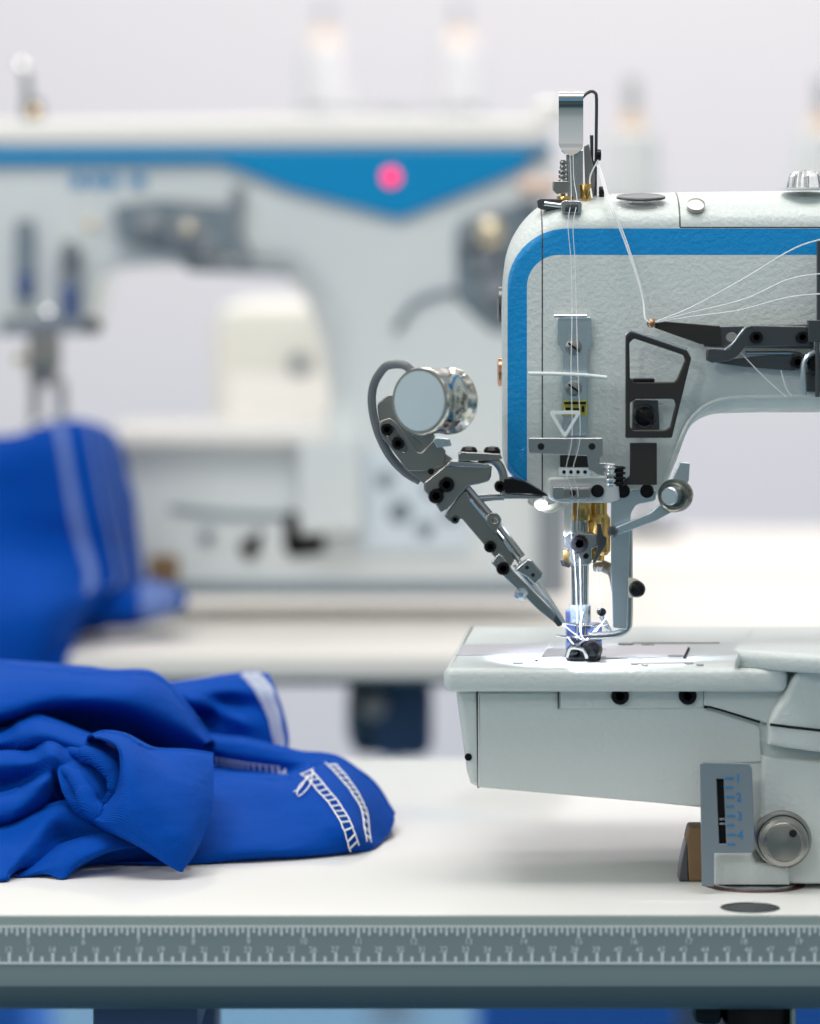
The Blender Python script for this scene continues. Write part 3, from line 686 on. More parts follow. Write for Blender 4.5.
# presser lever bracket, vertical strip, hook
pl = plate('lever_bracket', [(611, 490, 1), (656, 490, 2), (656, 501, 5), (636, 505, 8), (631, 514, 5), (629, 560, 1), (627, 630, 2), (613, 628, 2), (611, 560, 1)], H-0.004, 0.0022, 'bluesteel', SM, r=2)
for x in (623, 647): screw(x, 491, 7, H-0.004, pl, 'black', 'hole')
b = MB(); b.tube([W(629, 520, H+0.001), W(629, 580, H+0.001), W(629, 618, H+0.001), W(626.5, 629, H+0.001), W(617, 634, H), W(604, 635.5, H), W(588, 636, H)], 0.0019, 10, smooth=5); b.build('hook_rod', 'steel', pl)
kb = plate('knob_bracket', [(628, 578), (637, 579), (644, 584), (641, 597), (628, 598)], H-0.004, 0.004, 'cream', SM, r=2)
screw(637, 589, 8.3, H-0.005, kb, 'black', 'slot', 0.004)
lv = plate('lifter_link', [(612, 529, 2), (650, 513, 6), (662, 502, 4), (676, 470, 2), (680, 462, 1), (690, 463, 1), (689, 480, 2), (676, 510, 6), (656, 521, 6), (615, 536, 2)], H-0.013, 0.0022, 'bluesteel', SM, r=2)
MB().lathe(W(613, 531.5, H-0.013), (0, -1, 0), [(5*kh, -0.003), (5*kh, 0.001), (3*kh, 0.003), (0, 0.003)], 16).build('link_pin', 'gun', lv)
b = MB(); o = W(678, 495, H-0.013)
rk = kh*16.5
rax = (-0.5, -1, 0)
b.lathe(o, rax, [(rk*0.9, -0.002), (rk, 0.001), (rk, 0.006), (rk*0.93, 0.007), (rk*0.80, 0.0068), (rk*0.62, 0.0055)], 36, 0)
b.lathe(o, rax, [(rk*0.56, 0.005), (rk*0.54, 0.0105), (rk*0.48, 0.011), (rk*0.26, 0.011)], 30, 1)
b.lathe(o, rax, [(rk*0.26, 0.0109), (rk*0.24, 0.009), (0, 0.009)], 20, 2)
b.build('roller', ['roller', 'bluesteel', 'hole'], lv)
b = MB(); b.cyl(W(603, 566, NBd+0.004), W(612, 570, NBd), 0.003); b.tube([W(594, 567, NBd+0.004), W(606, 567, NBd+0.002), W(613, 575, NBd), W(616, 590, NBd)], 0.0024, 8); b.build('spreader_rod', 'nickel', SM)

# threads on the machine
T = 0.00033
def thr(pts, r=T, sm=6): MB().tube([W(*p) for p in pts], r, 6, smooth=sm).build('thread', 'thread', SM)
e = H-0.0125
for (x, y) in ((835, 232), (835, 267), (835, 289)):
    pass
thr([(652, 323, e), (690, 308, e-0.002), (745, 278, e-0.004), (795, 248, e-0.004), (835, 236, e-0.004)])
thr([(652, 323, e), (690, 313, e-0.002), (745, 299, e-0.004), (790, 279, e-0.004), (835, 272, e-0.004)])
thr([(652, 323, e), (690, 317, e-0.002), (740, 310, e-0.004), (790, 297, e-0.004), (835, 293, e-0.004)])
for dx in (0, 2.0):
    thr([(597+dx, 165, 1.868), (603+dx, 185, 1.858), (607+dx, 198, 1.8525), (613+dx, 213, 1.8475), (624+dx, 240, 1.846), (636+dx*0.6, 275, 1.844), (643, 300, 1.842), (645, 318, 1.838), (650, 323, 1.837)], 0.0004)
for i, (xa, xb, xc_) in enumerate(((570, 571, 568), (573, 577, 573), (577, 582, 584))[:2]):
    thr([(xa, 155, 1.860), (xa+1, 180, 1.858), (xb, 201, 1.852), (xc_, 225, 1.846), (571+i*4, 262, 1.845), (572+i*4.5, 316, 1.842), (571+i*7, 372, 1.833), (572+i*8, 437, 1.830), (566+i*7, 470, 1.833), (572+i*6, 493, 1.836), (571+i*6, 530, 1.855), (575+i*5, 566, 1.860), (577+i*4, 612, 1.862), (577+i*4.5, 640, 1.864)], 0.00017)
thr([(598, 160, 1.87), (590, 178, 1.868), (592, 198, 1.860)], 0.0004)
thr([(600, 170, 1.866), (606, 195, 1.855)], 0.0004)
thr([(597.5, 566, 1.86), (598, 585, 1.86), (598, 603, 1.86)], 0.0003)
thr([(740, 352, 1.842), (765, 378, 1.842), (786, 397, 1.842)], 0.0003)
thr([(781, 370, 1.842), (786, 388, 1.842), (792, 396, 1.842)], 0.0003)
thr([(560, 622, 1.856), (575, 634, 1.853), (585, 640, 1.853), (600, 626, 1.856), (612, 634, 1.86)], 0.0003)
thr([(583, 612, 1.86), (580, 630, 1.852), (588, 640, 1.85), (606, 618, 1.86)], 0.0003)

# ---- bed
zt2 = zb
def plan_slab(pts, ztop, th, bev, seg=3):
    """pts: world (x, y) plan outline; slab with rounded upper and lower rims"""
    me = flat_mesh([pts], th, bev)
    for v in me.vertices: v.co.z += ztop-th/2
    return me
def bedpt(px, D): return ((px-CX)*D/F, D)
Db0 = 1.825
bp = [bedpt(443, Db0), bedpt(786, Db0), bedpt(789, Db0+0.012), bedpt(1150, Db0+0.012), bedpt(1150, 2.035), bedpt(468, 2.035)]
me = plan_slab(rnd([(x*1000, y*1000, 5 if i < 2 else 1) for i, (x, y) in enumerate(bp)], 1), 0, 0.0001, 0)
bpts = [(x/1000, y/1000) for x, y in rnd([(x*1000, y*1000, 5 if i < 2 else 2) for i, (x, y) in enumerate(bp)], 1)]
me = plan_slab(bpts, zt2, 0.0110, 0.0032)
link('bed_plate', me, 'paint', SM, None, 40)
# inlaid plates: needle plate, slide plates, joints, small screws
def inlay(name, quad, m, lift=0.0004, lab=None):
    pts = []
    for px, py in quad:
        D = (CZ-zt2)*F/(py-HY); pts.append(((px-CX)*D/F, D))
    me = flat_mesh([pts], 0.0006, 0.0001)
    for v in me.vertices: v.co.z += zt2+lift-0.0003
    return link(name, me, m, SM, lab, 30)
M['plate_steel'] = mat('needle_plate_steel', (0.60, 0.60, 0.63, 1), 0.32, 0.75)
inlay('slide_plate', [(456, 655.5), (541, 655.5), (549, 644.5), (463, 644.5)], 'plate_steel')
inlay('needle_plate', [(545, 658.5), (684, 658.5), (688, 646), (553, 646)], 'plate_steel')
inlay('feed_slot', [(541, 658), (606, 658), (606, 650), (547, 650)], 'steel', 0.0008)
inlay('joint', [(683.0, 659), (685, 659), (690, 649), (688.2, 649)], 'hole', 0.0009)
inlay('joint', [(632, 643.4), (720, 643.4), (720, 642.9), (632, 642.9)], 'nickel', 0.0005)
inlay('joint', [(535, 662), (538, 662), (538, 661), (535, 661)], 'gun', 0.0009)
for px, py, r in ((626, 644.5, 0.0040), (648, 645.5, 0.0032), (676, 656.8, 0.0042), (635, 664.5, 0.0022), (645, 666, 0.0018), (689, 664, 0.0022), (700, 665.5, 0.0018), (518, 663.5, 0.0026)):
    D = (CZ-zt2)*F/(py-HY)
    MB().lathe(((px-CX)*D/F, D, zt2-0.0004), (0, 0, 1), [(r, 0), (r, 0.0010), (0, 0.0011)], 20).build('bed_screw', 'nickel' if r < 0.003 else 'gun', SM)
# lower casting of the bed
Bd = 1.838
lowr = [(456, 690, 6), (460, 720, 7), (464, 750, 7), (467, 772, 7), (471, 784, 5), (480, 788, 4), (560, 795, 5), (640, 802, 6), (700, 808, 6), (735, 812, 3), (742, 830, 2), (742, 868, 2), (760, 881, 2), (820, 881, 2), (1150, 881, 2),
        (1150, 690, 2), (900, 690, 2), (700, 690, 2), (560, 690, 2)]
lowr = resample(lowr, 12)
body = link('bed_casting', fillet_solid(lowr, Bd, 0.16, seg=6), 'paint', SM, None, 40)
# front cover panel on the casting, end cap joint, screws
fp = plate('front_cover', [(478, 693, 1), (704, 693, 1), (704, 708, 2), (760, 726, 6), (762, 762, 3), (714, 764, 3), (708, 806, 3), (690, 806, 2), (478, 787.5, 2)], Bd-0.0016, 0.003, 'paint', SM, r=3, bev=0.0008)
plate('cap_joint', [(476.2, 691), (478.2, 691), (479.2, 788), (477.4, 788)], Bd-0.0006, 0.001, 'hole', SM, r=0, bev=0.0001)
plate('cover_plate', [(560, 690), (703.5, 690), (703.5, 707), (698, 708), (560, 709)], Bd-0.0026, 0.0015, 'paint', SM, r=1, bev=0.0004)
plate('cap_joint', [(557.6, 691), (558.8, 691), (558.8, 709), (557.8, 709)], Bd-0.003, 0.001, 'hole', SM, r=0, bev=0.0001)
for x in (620, 687.5): screw(x, 695.5, 9, Bd-0.0026, SM, 'black', 'hex', 0.0022)
screw(468.3, 757, 3.7, Bd-0.0001, SM, 'black', 'hole', name='plug')
b = MB(); b.tube([W(x, y, Bd-0.0035) for x, y in ((704, 707), (712, 707.2), (735, 714), (760, 722))], 0.0007, 6); b.build('joint_line', 'hole', SM)
# right-hand cover bulging forward
rc = [(769, 722, 5), (775, 708, 7), (785, 694, 8), (792, 680, 8), (800, 668, 8), (820, 664, 10), (900, 660, 10), (1150, 655, 10), (1150, 765, 8), (900, 762, 8), (820, 753, 8), (790, 749, 6), (768, 745, 5)]
rc = resample(rc, 8)
link('column_cover', fillet_solid(rc, Bd-0.013, 0.06, seg=6), 'paint', SM, None, 45)
b = MB(); b.tube([W(x, y, Bd-0.0132) for x, y in ((770, 724.5), (790, 727), (830, 731.5), (900, 739), (1100, 760))], 0.0007, 6, smooth=1); b.build('joint_line', 'hole', SM)
# web joining plate lip to the casting under the right end (concave sweep)
b = MB()
fan = [(704, 692), (785, 688), (790, 684), (778, 706), (765, 726), (704, 708)]
plate('sweep_panel', [(704, 691), (788, 688), (785, 700), (768, 724), (735, 715), (704, 706)], Bd-0.004, 0.006, 'paint', SM, r=2, bev=0.001)
# raised pad behind on the bed
pts = []
for px, py in ((735, 661), (740, 655), (900, 664), (1100, 670), (1100, 640), (742, 645)):
    D = (CZ-zt2-0.006)*F/(py-HY); pts.append(((px-CX)*D/F, D))
me = flat_mesh([pts], 0.009, 0.003)
for v in me.vertices: v.co.z += zt2+0.0015+0.002
link('column_pad', me, 'paint', SM, None, 40)
# base: right block, front foot
bb = resample([(762, 756, 5), (820, 762, 5), (1150, 770, 5), (1150, 884, 3), (762, 884, 3)], 10)
link('base_block', fillet_solid(bb, Bd-0.007, 0.05, seg=5), 'paint', SM, None, 40)
fb = resample([(713, 857, 5), (716, 853, 5), (752, 853, 5), (756, 862, 5), (788, 866, 5), (790, 872, 5), (790, 888.5, 2), (714, 888.5, 2)], 6)
me = fillet_solid(fb, 1.828, 0.05, seg=5)
for v in me.vertices: v.co.z = max(v.co.z, 0.7530)
link('front_foot', me, 'paint', SM, None, 40)
# stitch-length scale plate
Gq = 1.818
gp = plate('scale_bracket', [(700, 764), (704, 762, 2), (749, 763.5, 3), (752, 768), (755, 850), (752, 853), (714, 853, 1), (714, 886.5, 0), (702, 886.5, 0)], Gq, 0.0022, 'grey_plate', SM, r=2,
      holes=[[(716.5, 779), (723.8, 779), (726.5, 844), (719.2, 844)]], bev=0.0005)
MB().box(W(721.5, 812, Gq+0.0035), (11*kh, 0.001, 68*kh), 0).build('scale_slot', 'hole', gp)
b = MB()
for y in (819, 823.5): b.box(W(722.5, y, Gq+0.002), (6.5*kh, 0.0012, 2.2*kh), 0, None, 0.0002)
b.build('pointer', 'steel', gp)
b = MB()
kg = Gq/F
for i in range(8):
    y = 778+i*9.45; xq = 724.8+i*0.35
    L = 9 if i % 2 == 0 else 8
    b.box(W(xq+L/2, y, Gq-0.0001), (L*kg, 0.0004, 1.6*kg))
for i, s in enumerate('1234'): put_text(b, s, 738+i*0.8, 782.5+i*18.9, Gq-0.0001, 12.5)
link('scale_numerals', b.mesh(False), 'bluemark', gp, 'blue printed ticks and numbers one to four', 0)
# side strip of the bracket (its shaded right edge)
# stitch-length dial
o = W(782, 839, 1.832); kd = 1.81/F
b = MB(); b.lathe(o, (0, -1, 0), [(29.5*kd, -0.004), (29.5*kd, 0.0015), (27.5*kd, 0.003), (24*kd, 0.0034)], 48); b.lathe(o, (0, -1, 0), [(25.8*kd, 0.003), (25.8*kd, 0.0055), (20*kd, 0.0056)], 48, 1); dial_b = b.build('dial_collar', ['nickel', 'black'], SM)
b = MB(); b.lathe(o, (-0.03, -1, 0.02), [(24.5*kd, 0.002), (25*kd, 0.010), (24*kd, 0.0118), (20*kd, 0.0124), (19*kd, 0.0145), (17.5*kd, 0.0158), (6*kd, 0.0164), (0, 0.0165)], 48); dial = b.build('dial_knob', 'nickel', SM)
MB().lathe(W(793, 833.5, 1.8155), (0, -1, 0), [(3.8*kd, 0), (3.8*kd, 0.0006), (0, 0.0006)], 20).build('dial_hole', 'hole', dial)
# brown wedge block behind the bracket
wb = [(688, 828), (700, 828), (722, 828), (722, 881.5), (679, 881.5)]
plate('rubber_block', [(690, 828, 4), (704, 828), (704, 881, 0), (689, 881, 0), (687, 840)], 1.853, 0.02, 'wood', SM, r=2, bev=0.0008)
plate('block_side', [(687.5, 836, 2), (688, 881, 0), (679.5, 881, 0), (681.5, 864, 1)], 1.8535, 0.018, 'gun', SM, r=1, bev=0.0004)

# ================================================================== GARMENTS
def surf_eval(G, nu, nv, wr=0.0, seed=0, wf=30.0):
    """G rows of (px, py, D) control points; returns grid of world points (nv x nu)"""
    rows = [[W(*p) for p in r] for r in G]
    rows = [crom(r, nu) for r in rows]
    cols = []
    for j in range(len(rows[0])): cols.append(crom([r[j] for r in rows], nv))
    grid = [[cols[j][i].copy() for j in range(len(cols))] for i in range(len(cols[0]))]
    if wr:
        ni, nj = len(grid), len(grid[0])
        out = [[None]*nj for _ in range(ni)]
        for i in range(ni):
            for j in range(nj):
                a = grid[min(i+1, ni-1)][j]-grid[max(i-1, 0)][j]; b_ = grid[i][min(j+1, nj-1)]-grid[i][max(j-1, 0)]
                n = a.cross(b_); n = n.normalized() if n.length > 0 else Vector((0, -1, 0))
                p = grid[i][j]; h = noise.noise(Vector((p.x*wf+seed, p.y*wf, p.z*wf*1.6)))+0.5*noise.noise(Vector((p.x*wf*2.3, p.y*wf*2, p.z*wf*3+seed)))
                out[i][j] = p+n*h*wr
        grid = out
    return grid
def sheet(b, grid, th=0.0011, zmin=0.7508, mi=0, edge=None):
    ni, nj = len(grid), len(grid[0]); nn = []
    zf = lambda p: (0.7512 if p.y > edge else 0.30) if edge else zmin
    for i in range(ni):
        for j in range(nj):
            grid[i][j].z = max(grid[i][j].z, zf(grid[i][j]))
    for i in range(ni):
        for j in range(nj):
            a = grid[min(i+1, ni-1)][j]-grid[max(i-1, 0)][j]; c = grid[i][min(j+1, nj-1)]-grid[i][max(j-1, 0)]
            n = a.cross(c); nn.append(n.normalized() if n.length > 1e-12 else Vector((0, -1, 0)))
    V = [grid[i][j] for i in range(ni) for j in range(nj)]
    back = []
    for v, n in zip(V, nn):
        q = v-n*th if n.y < 0 else v+n*th
        q.z = max(q.z, zf(q)-0.0003); back.append(q)
    N = ni*nj; fs = []
    I = lambda i, j: i*nj+j
    for i in range(ni-1):
        for j in range(nj-1):
            fs.append((I(i, j), I(i, j+1), I(i+1, j+1), I(i+1, j))); fs.append((N+I(i+1, j), N+I(i+1, j+1), N+I(i, j+1), N+I(i, j)))
    for i in range(ni-1):
        fs.append((I(i, 0), I(i+1, 0), N+I(i+1, 0), N+I(i, 0))); fs.append((I(i+1, nj-1), I(i, nj-1), N+I(i, nj-1), N+I(i+1, nj-1)))
    for j in range(nj-1):
        fs.append((I(0, j+1), I(0, j), N+I(0, j), N+I(0, j+1))); fs.append((I(ni-1, j), I(ni-1, j+1), N+I(ni-1, j+1), N+I(ni-1, j)))
    b.add(V+back, fs, mi)

GA = thing('blue_garment', 'crumpled bright blue jersey garment with white coverstitch hems lying on the near table', 'garment', (-0.15, 1.95, 0.75))
gb_ = MB()
# A: long roll of cloth at the back, its top lit
A_ = [[(-60, 700, 2.14), (60, 700, 2.14), (120, 702, 2.13), (165, 712, 2.12), (195, 735, 2.11), (216, 762, 2.10)],
      [(-60, 664, 2.10), (60, 670, 2.10), (112, 674, 2.10), (155, 680, 2.09), (186, 712, 2.08), (214, 752, 2.06)],
      [(-60, 661, 2.05), (50, 667, 2.05), (108, 671, 2.05), (153, 675, 2.05), (184, 701, 2.045), (212, 742, 2.035)],
      [(-60, 690, 1.985), (40, 680, 1.99), (95, 682, 1.995), (143, 687, 2.0), (173, 707, 2.01), (207, 742, 2.02)],
      [(-60, 728, 1.955), (10, 712, 1.965), (60, 702, 1.975), (115, 704, 1.98), (165, 722, 2.0), (204, 745, 2.02)],
      [(-60, 740, 1.975), (14, 726, 1.995), (64, 718, 2.01), (116, 720, 2.015), (165, 736, 2.02), (203, 749, 2.03)],
      [(-60, 760, 2.02), (14, 745, 2.03), (64, 738, 2.04), (116, 740, 2.05), (165, 752, 2.05), (203, 760, 2.05)]]
sheet(gb_, surf_eval(A_, 14, 10, 0.0008, 1))
# B: rear sleeve with folds, ends in the white hem
B_ = [[(140, 700, 2.20), (180, 692, 2.20), (215, 690, 2.20), (245, 690, 2.20), (275, 700, 2.20)],
      [(150, 684, 2.15), (180, 683, 2.15), (212, 679, 2.15), (246, 673, 2.15), (268, 674, 2.15)],
      [(160, 693, 2.125), (185, 692, 2.12), (218, 690, 2.125), (252, 688, 2.125), (276, 690, 2.12)],
      [(170, 705, 2.13), (195, 703, 2.11), (230, 704, 2.13), (262, 705, 2.12), (282, 710, 2.11)],
      [(180, 717, 2.115), (204, 716, 2.13), (238, 718, 2.105), (268, 722, 2.115), (286, 730, 2.10)],
      [(190, 733, 2.10), (212, 733, 2.12), (246, 738, 2.105), (272, 743, 2.11), (287, 750, 2.095)],
      [(200, 760, 2.10), (222, 760, 2.12), (250, 763, 2.10), (275, 765, 2.11), (288, 770, 2.095)]]
gridB = surf_eval(B_, 12, 10, 0.0012, 7, 45)
sheet(gb_, gridB)
# C: sleeve running to the right, lying on the table
C_ = [[(60, 722, 2.12), (140, 734, 2.12), (205, 748, 2.12), (250, 758, 2.12), (300, 765, 2.11), (340, 772, 2.10), (368, 790, 2.09), (384, 815, 2.08)],
      [(60, 712, 2.06), (140, 722, 2.06), (208, 734, 2.06), (250, 742, 2.06), (300, 752, 2.055), (338, 757, 2.05), (370, 780, 2.04), (392, 812, 2.03)],
      [(60, 722, 2.045), (140, 735, 2.045), (210, 748, 2.045), (250, 754, 2.045), (292, 760, 2.04), (332, 762, 2.03), (366, 786, 2.015), (394.5, 820, 2.005)],
      [(60, 738, 2.048), (150, 752, 2.048), (212, 766, 2.048), (250, 772, 2.046), (286, 775, 2.036), (318, 768, 2.01), (358, 795, 1.985), (390, 832, 1.99)],
      [(60, 762, 2.02), (150, 772, 2.01), (205, 778, 2.00), (240, 782, 1.995), (280, 785, 1.98), (315, 789, 1.970), (352, 810, 1.955), (384, 840, 1.975)],
      [(60, 800, 1.96), (150, 806, 1.955), (205, 808, 1.95), (240, 812, 1.95), (280, 818, 1.942), (318, 822, 1.938), (350, 830, 1.935), (378, 845, 1.958)],
      [(60, 850, 1.93), (150, 850, 1.92), (195, 850, 1.912), (240, 848, 1.91), (282, 848, 1.915), (320, 847, 1.925), (350, 847, 1.935), (372, 849.5, 1.95)],
      [(60, 868, 1.905), (150, 868, 1.90), (200, 865, 1.905), (242, 862, 1.914), (285, 859, 1.921), (322, 856, 1.929), (347, 853, 1.938), (366, 851, 1.947)],
      [(60, 869, 1.915), (150, 869, 1.92), (200, 866, 1.925), (242, 863, 1.93), (285, 860, 1.935), (322, 857, 1.945), (345, 854, 1.95), (362, 852, 1.955)]]
gridC = surf_eval(C_, 10, 8, 0.0013, 3)
sheet(gb_, gridC)
# E: upper left small roll running right into the knot
E_ = [[(-60, 750, 2.03), (0, 742, 2.03), (25, 735, 2.03), (50, 732, 2.03), (90, 745, 2.03), (125, 756, 2.02)],
      [(-60, 738, 1.985), (0, 730, 1.985), (20, 720, 1.985), (40, 716, 1.985), (80, 731, 1.98), (118, 747, 1.965)],
      [(-60, 746, 1.955), (0, 738, 1.955), (22, 729, 1.95), (44, 728, 1.945), (84, 742, 1.94), (120, 754, 1.945)],
      [(-60, 760, 1.955), (0, 750, 1.955), (24, 746, 1.945), (46, 743, 1.94), (82, 757, 1.94), (118, 768, 1.95)],
      [(-60, 780, 1.985), (0, 770, 1.985), (26, 764, 1.975), (50, 765, 1.97), (82, 775, 1.97), (116, 782, 1.975)]]
sheet(gb_, surf_eval(E_, 14, 10, 0.0006, 5))
# second ridge, folds coming off it down and left
F_ = [[(-60, 790, 1.99), (0, 775, 1.99), (30, 768, 1.985), (52, 762, 1.98), (75, 775, 1.975), (100, 795, 1.97)],
      [(-60, 765, 1.945), (0, 753, 1.945), (30, 753, 1.945), (50, 743.5, 1.94), (78, 760, 1.935), (104, 778, 1.93)],
      [(-60, 770, 1.925), (0, 765, 1.925), (32, 762, 1.925), (52, 754, 1.918), (70, 772, 1.92), (96, 788, 1.92)],
      [(-60, 790, 1.935), (0, 790, 1.935), (30, 780, 1.93), (50, 772, 1.92), (60, 788, 1.93), (80, 800, 1.93)],
      [(-60, 806, 1.905), (0, 800, 1.905), (20, 795, 1.905), (45, 782, 1.905), (54, 795, 1.92), (70, 810, 1.93)],
      [(-60, 830, 1.90), (0, 822, 1.90), (18, 815, 1.90), (42, 805, 1.91), (56, 806, 1.93), (72, 815, 1.94)],
      [(-60, 850, 1.93), (0, 840, 1.93), (20, 835, 1.93), (40, 828, 1.935), (58, 822, 1.95), (74, 825, 1.96)]]
sheet(gb_, surf_eval(F_, 14, 10, 0.0006, 9))
# knot: curled loops between ridge and front flap
K_ = [[(88, 752, 1.955), (105, 750, 1.955), (122, 752, 1.95), (130, 768, 1.945)],
      [(66, 760, 1.925), (92, 764, 1.925), (112, 772, 1.925), (122, 786, 1.92)],
      [(58, 772, 1.915), (80, 776, 1.91), (98, 786, 1.905), (112, 800, 1.905)],
      [(62, 790, 1.905), (76, 792, 1.90), (90, 802, 1.895), (106, 812, 1.895)],
      [(70, 808, 1.90), (80, 812, 1.89), (94, 817, 1.885), (110, 818, 1.885)],
      [(78, 820, 1.92), (90, 826, 1.91), (102, 828, 1.905), (118, 826, 1.90)]]
sheet(gb_, surf_eval(K_, 14, 12, 0.0012, 21, 60))
for path, rr in (([(60, 752, 1.945), (82, 754, 1.925), (100, 760, 1.912), (113, 773, 1.903), (115, 790, 1.90), (106, 806, 1.90)], [0.0030, 0.0046, 0.0050, 0.0044, 0.0034]),
                 ([(56, 768, 1.93), (74, 776, 1.905), (84, 792, 1.892), (90, 806, 1.886), (102, 814, 1.883), (114, 808, 1.885)], [0.0030, 0.0044, 0.0052, 0.0050, 0.0040])):
    gb_.tube([W(*p) for p in path], rr, 14, smooth=8)
# lower left skirt lying on the table
L_ = [[(-60, 825, 1.935), (0, 820, 1.935), (40, 808, 1.935), (72, 800, 1.93), (100, 812, 1.92), (140, 825, 1.92), (190, 830, 1.93)],
      [(-60, 830, 1.905), (0, 826, 1.905), (36, 814, 1.905), (66, 806, 1.905), (96, 822, 1.90), (140, 832, 1.905), (190, 835, 1.915)],
      [(-60, 850, 1.885), (0, 842, 1.885), (22, 838, 1.885), (46, 826, 1.89), (70, 840, 1.90), (120, 845, 1.90), (180, 850, 1.91)],
      [(-60, 868, 1.865), (0, 862, 1.865), (14, 858, 1.865), (34, 848, 1.875), (62, 858, 1.89), (120, 855, 1.90), (175, 856, 1.912)],
      [(-60, 885, 1.845), (0, 880, 1.85), (8, 876, 1.855), (24, 866, 1.868), (58, 870, 1.882), (110, 862, 1.90), (170, 860, 1.915)],
      [(-60, 886, 1.86), (0, 882, 1.865), (8, 879, 1.87), (24, 872, 1.88), (60, 874, 1.89), (110, 866, 1.91), (170, 862, 1.925)]]
sheet(gb_, surf_eval(L_, 12, 10, 0.0006, 13))
# small corner flap hanging to the table
S_ = [[(20, 865, 1.90), (45, 850, 1.895), (75, 838, 1.89), (110, 832, 1.885), (150, 836, 1.90)],
      [(16, 872, 1.875), (44, 858, 1.875), (70, 848, 1.872), (105, 843, 1.872), (135, 846, 1.88)],
      [(14, 878, 1.865), (44, 868, 1.865), (66, 862, 1.862), (90, 856, 1.864), (112, 852, 1.875)],
      [(14, 880, 1.866), (44, 874, 1.864), (63, 879.5, 1.858), (76, 870, 1.868), (98, 858, 1.88)]]
sheet(gb_, surf_eval(S_, 12, 10, 0.0005, 17))
# D: big front flap, hooked at its left and hanging to a point
D_ = [[(86, 744, 1.955), (104, 738, 1.955), (128, 740, 1.955), (160, 756, 1.955), (190, 760, 1.96), (216, 764, 1.965)],
      [(91, 736, 1.92), (106, 731.5, 1.92), (126, 735, 1.92), (152, 749, 1.925), (188, 752, 1.935), (213, 755, 1.945)],
      [(113, 742, 1.895), (121, 745, 1.89), (134, 752, 1.89), (158, 765, 1.895), (190, 772, 1.905), (214, 772, 1.925)],
      [(119, 765, 1.885), (124, 768, 1.875), (136, 772, 1.873), (162, 785, 1.878), (192, 792, 1.888), (214, 792, 1.91)],
      [(115, 792, 1.885), (120, 794, 1.868), (134, 797, 1.862), (164, 808, 1.866), (193, 815, 1.876), (211, 815, 1.895)],
      [(98, 812, 1.885), (108, 818, 1.868), (130, 818, 1.858), (162, 830, 1.858), (190, 838, 1.865), (203, 838, 1.88)],
      [(88, 816, 1.89), (102, 824, 1.872), (130, 836, 1.860), (160, 850, 1.856), (182, 856, 1.860), (193, 857, 1.868)],
      [(86, 820, 1.90), (104, 830, 1.882), (132, 843, 1.866), (160, 860, 1.860), (179, 871.5, 1.859), (183, 870, 1.863)]]
sheet(gb_, surf_eval(D_, 14, 10, 0.0006, 11))
garment = gb_.mesh()
link('fabric', garment, 'cloth', GA, None, 80)
# white seam trims ------------------------------------------------
def gpt(G, u, v):
    ni, nj = len(G), len(G[0]); a = min(max(v, 0), 1)*(ni-1); c = min(max(u, 0), 1)*(nj-1)
    i = min(int(a), ni-2); j = min(int(c), nj-2); s = a-i; t = c-j
    p = (G[i][j]*(1-s)*(1-t)+G[i+1][j]*s*(1-t)+G[i][j+1]*(1-s)*t+G[i+1][j+1]*s*t)
    n = (G[i+1][j]-G[i][j]).cross(G[i][j+1]-G[i][j]).normalized()
    if n.y > 0: n = -n
    return p, n
def pick(G, px, py, vmin=0.0, vmax=1.0):
    best = None; ni, nj = len(G), len(G[0])
    for i in range(ni):
        if not vmin <= i/(ni-1) <= vmax: continue
        for j in range(nj):
            p = G[i][j]; x = CX+p.x*F/p.y; y = HY-(p.z-CZ)*F/p.y
            d = (x-px)**2+(y-py)**2+p.y*2
            if best is None or d < best[0]: best = (d, i, j, x, y)
    _, i, j, x, y = best
    # one linear step for a finer fit
    i2 = min(max(i, 1), ni-2); j2 = min(max(j, 1), nj-2)
    pr = lambda p: Vector((CX+p.x*F/p.y, HY-(p.z-CZ)*F/p.y))
    o = pr(G[i2][j2]); du = (pr(G[i2][j2+1])-pr(G[i2][j2-1]))/2; dv = (pr(G[i2+1][j2])-pr(G[i2-1][j2]))/2
    det = du.x*dv.y-du.y*dv.x; e = Vector((px, py))-o
    if abs(det) > 0.3:
        a = (e.x*dv.y-e.y*dv.x)/det; c = (du.x*e.y-du.y*e.x)/det
        a = max(-1.2, min(1.2, a)); c = max(-1.2, min(1.2, c))
    else: a = c = 0
    return ((j2+a)/(nj-1), (i2+c)/(ni-1))
def ladder(G, path, width_px, name='hem_stitch', n=26, r=0.00042, lift=0.0007, D=1.97, rung=True, slant=0.25):
    """path in (u, v) of the sheet; two chain rails with looped rungs between them"""
    P = crom([Vector((u, v, 0)) for u, v in path], 10)
    def at(t):
        x = t*(len(P)-1); i = min(int(x), len(P)-2); return P[i].lerp(P[i+1], x-i)
    b = MB(); w = width_px*D/F/2
    L1 = []; L2 = []
    for k in range(n*3+1):
        t = k/(n*3); q = at(t); q2 = at(min(t+0.01, 1)); q1 = at(max(t-0.01, 0))
        p, nn = gpt(G, q.x, q.y); a, _ = gpt(G, q1.x, q1.y); c, _ = gpt(G, q2.x, q2.y)
        d = (c-a); d = d.normalized() if d.length > 0 else Vector((1, 0, 0)); s = nn.cross(d).normalized()
        L1.append(p+s*w+nn*lift); L2.append(p-s*w+nn*lift)
    b.tube(L1, r, 6, smooth=1); b.tube(L2, r, 6, smooth=1)
    for k in range(0, n*3, 3):
        a = L1[k]; c = L2[min(k+1, n*3)]
        b.tube([a, (a+c)/2+(a-c).cross(Vector((0, 0, 1)))*0.0, c], r*1.3, 6, smooth=1)
    for v in b.v: v.z = max(v.z, 0.7506)
    return b.build(name, 'thread', GA)
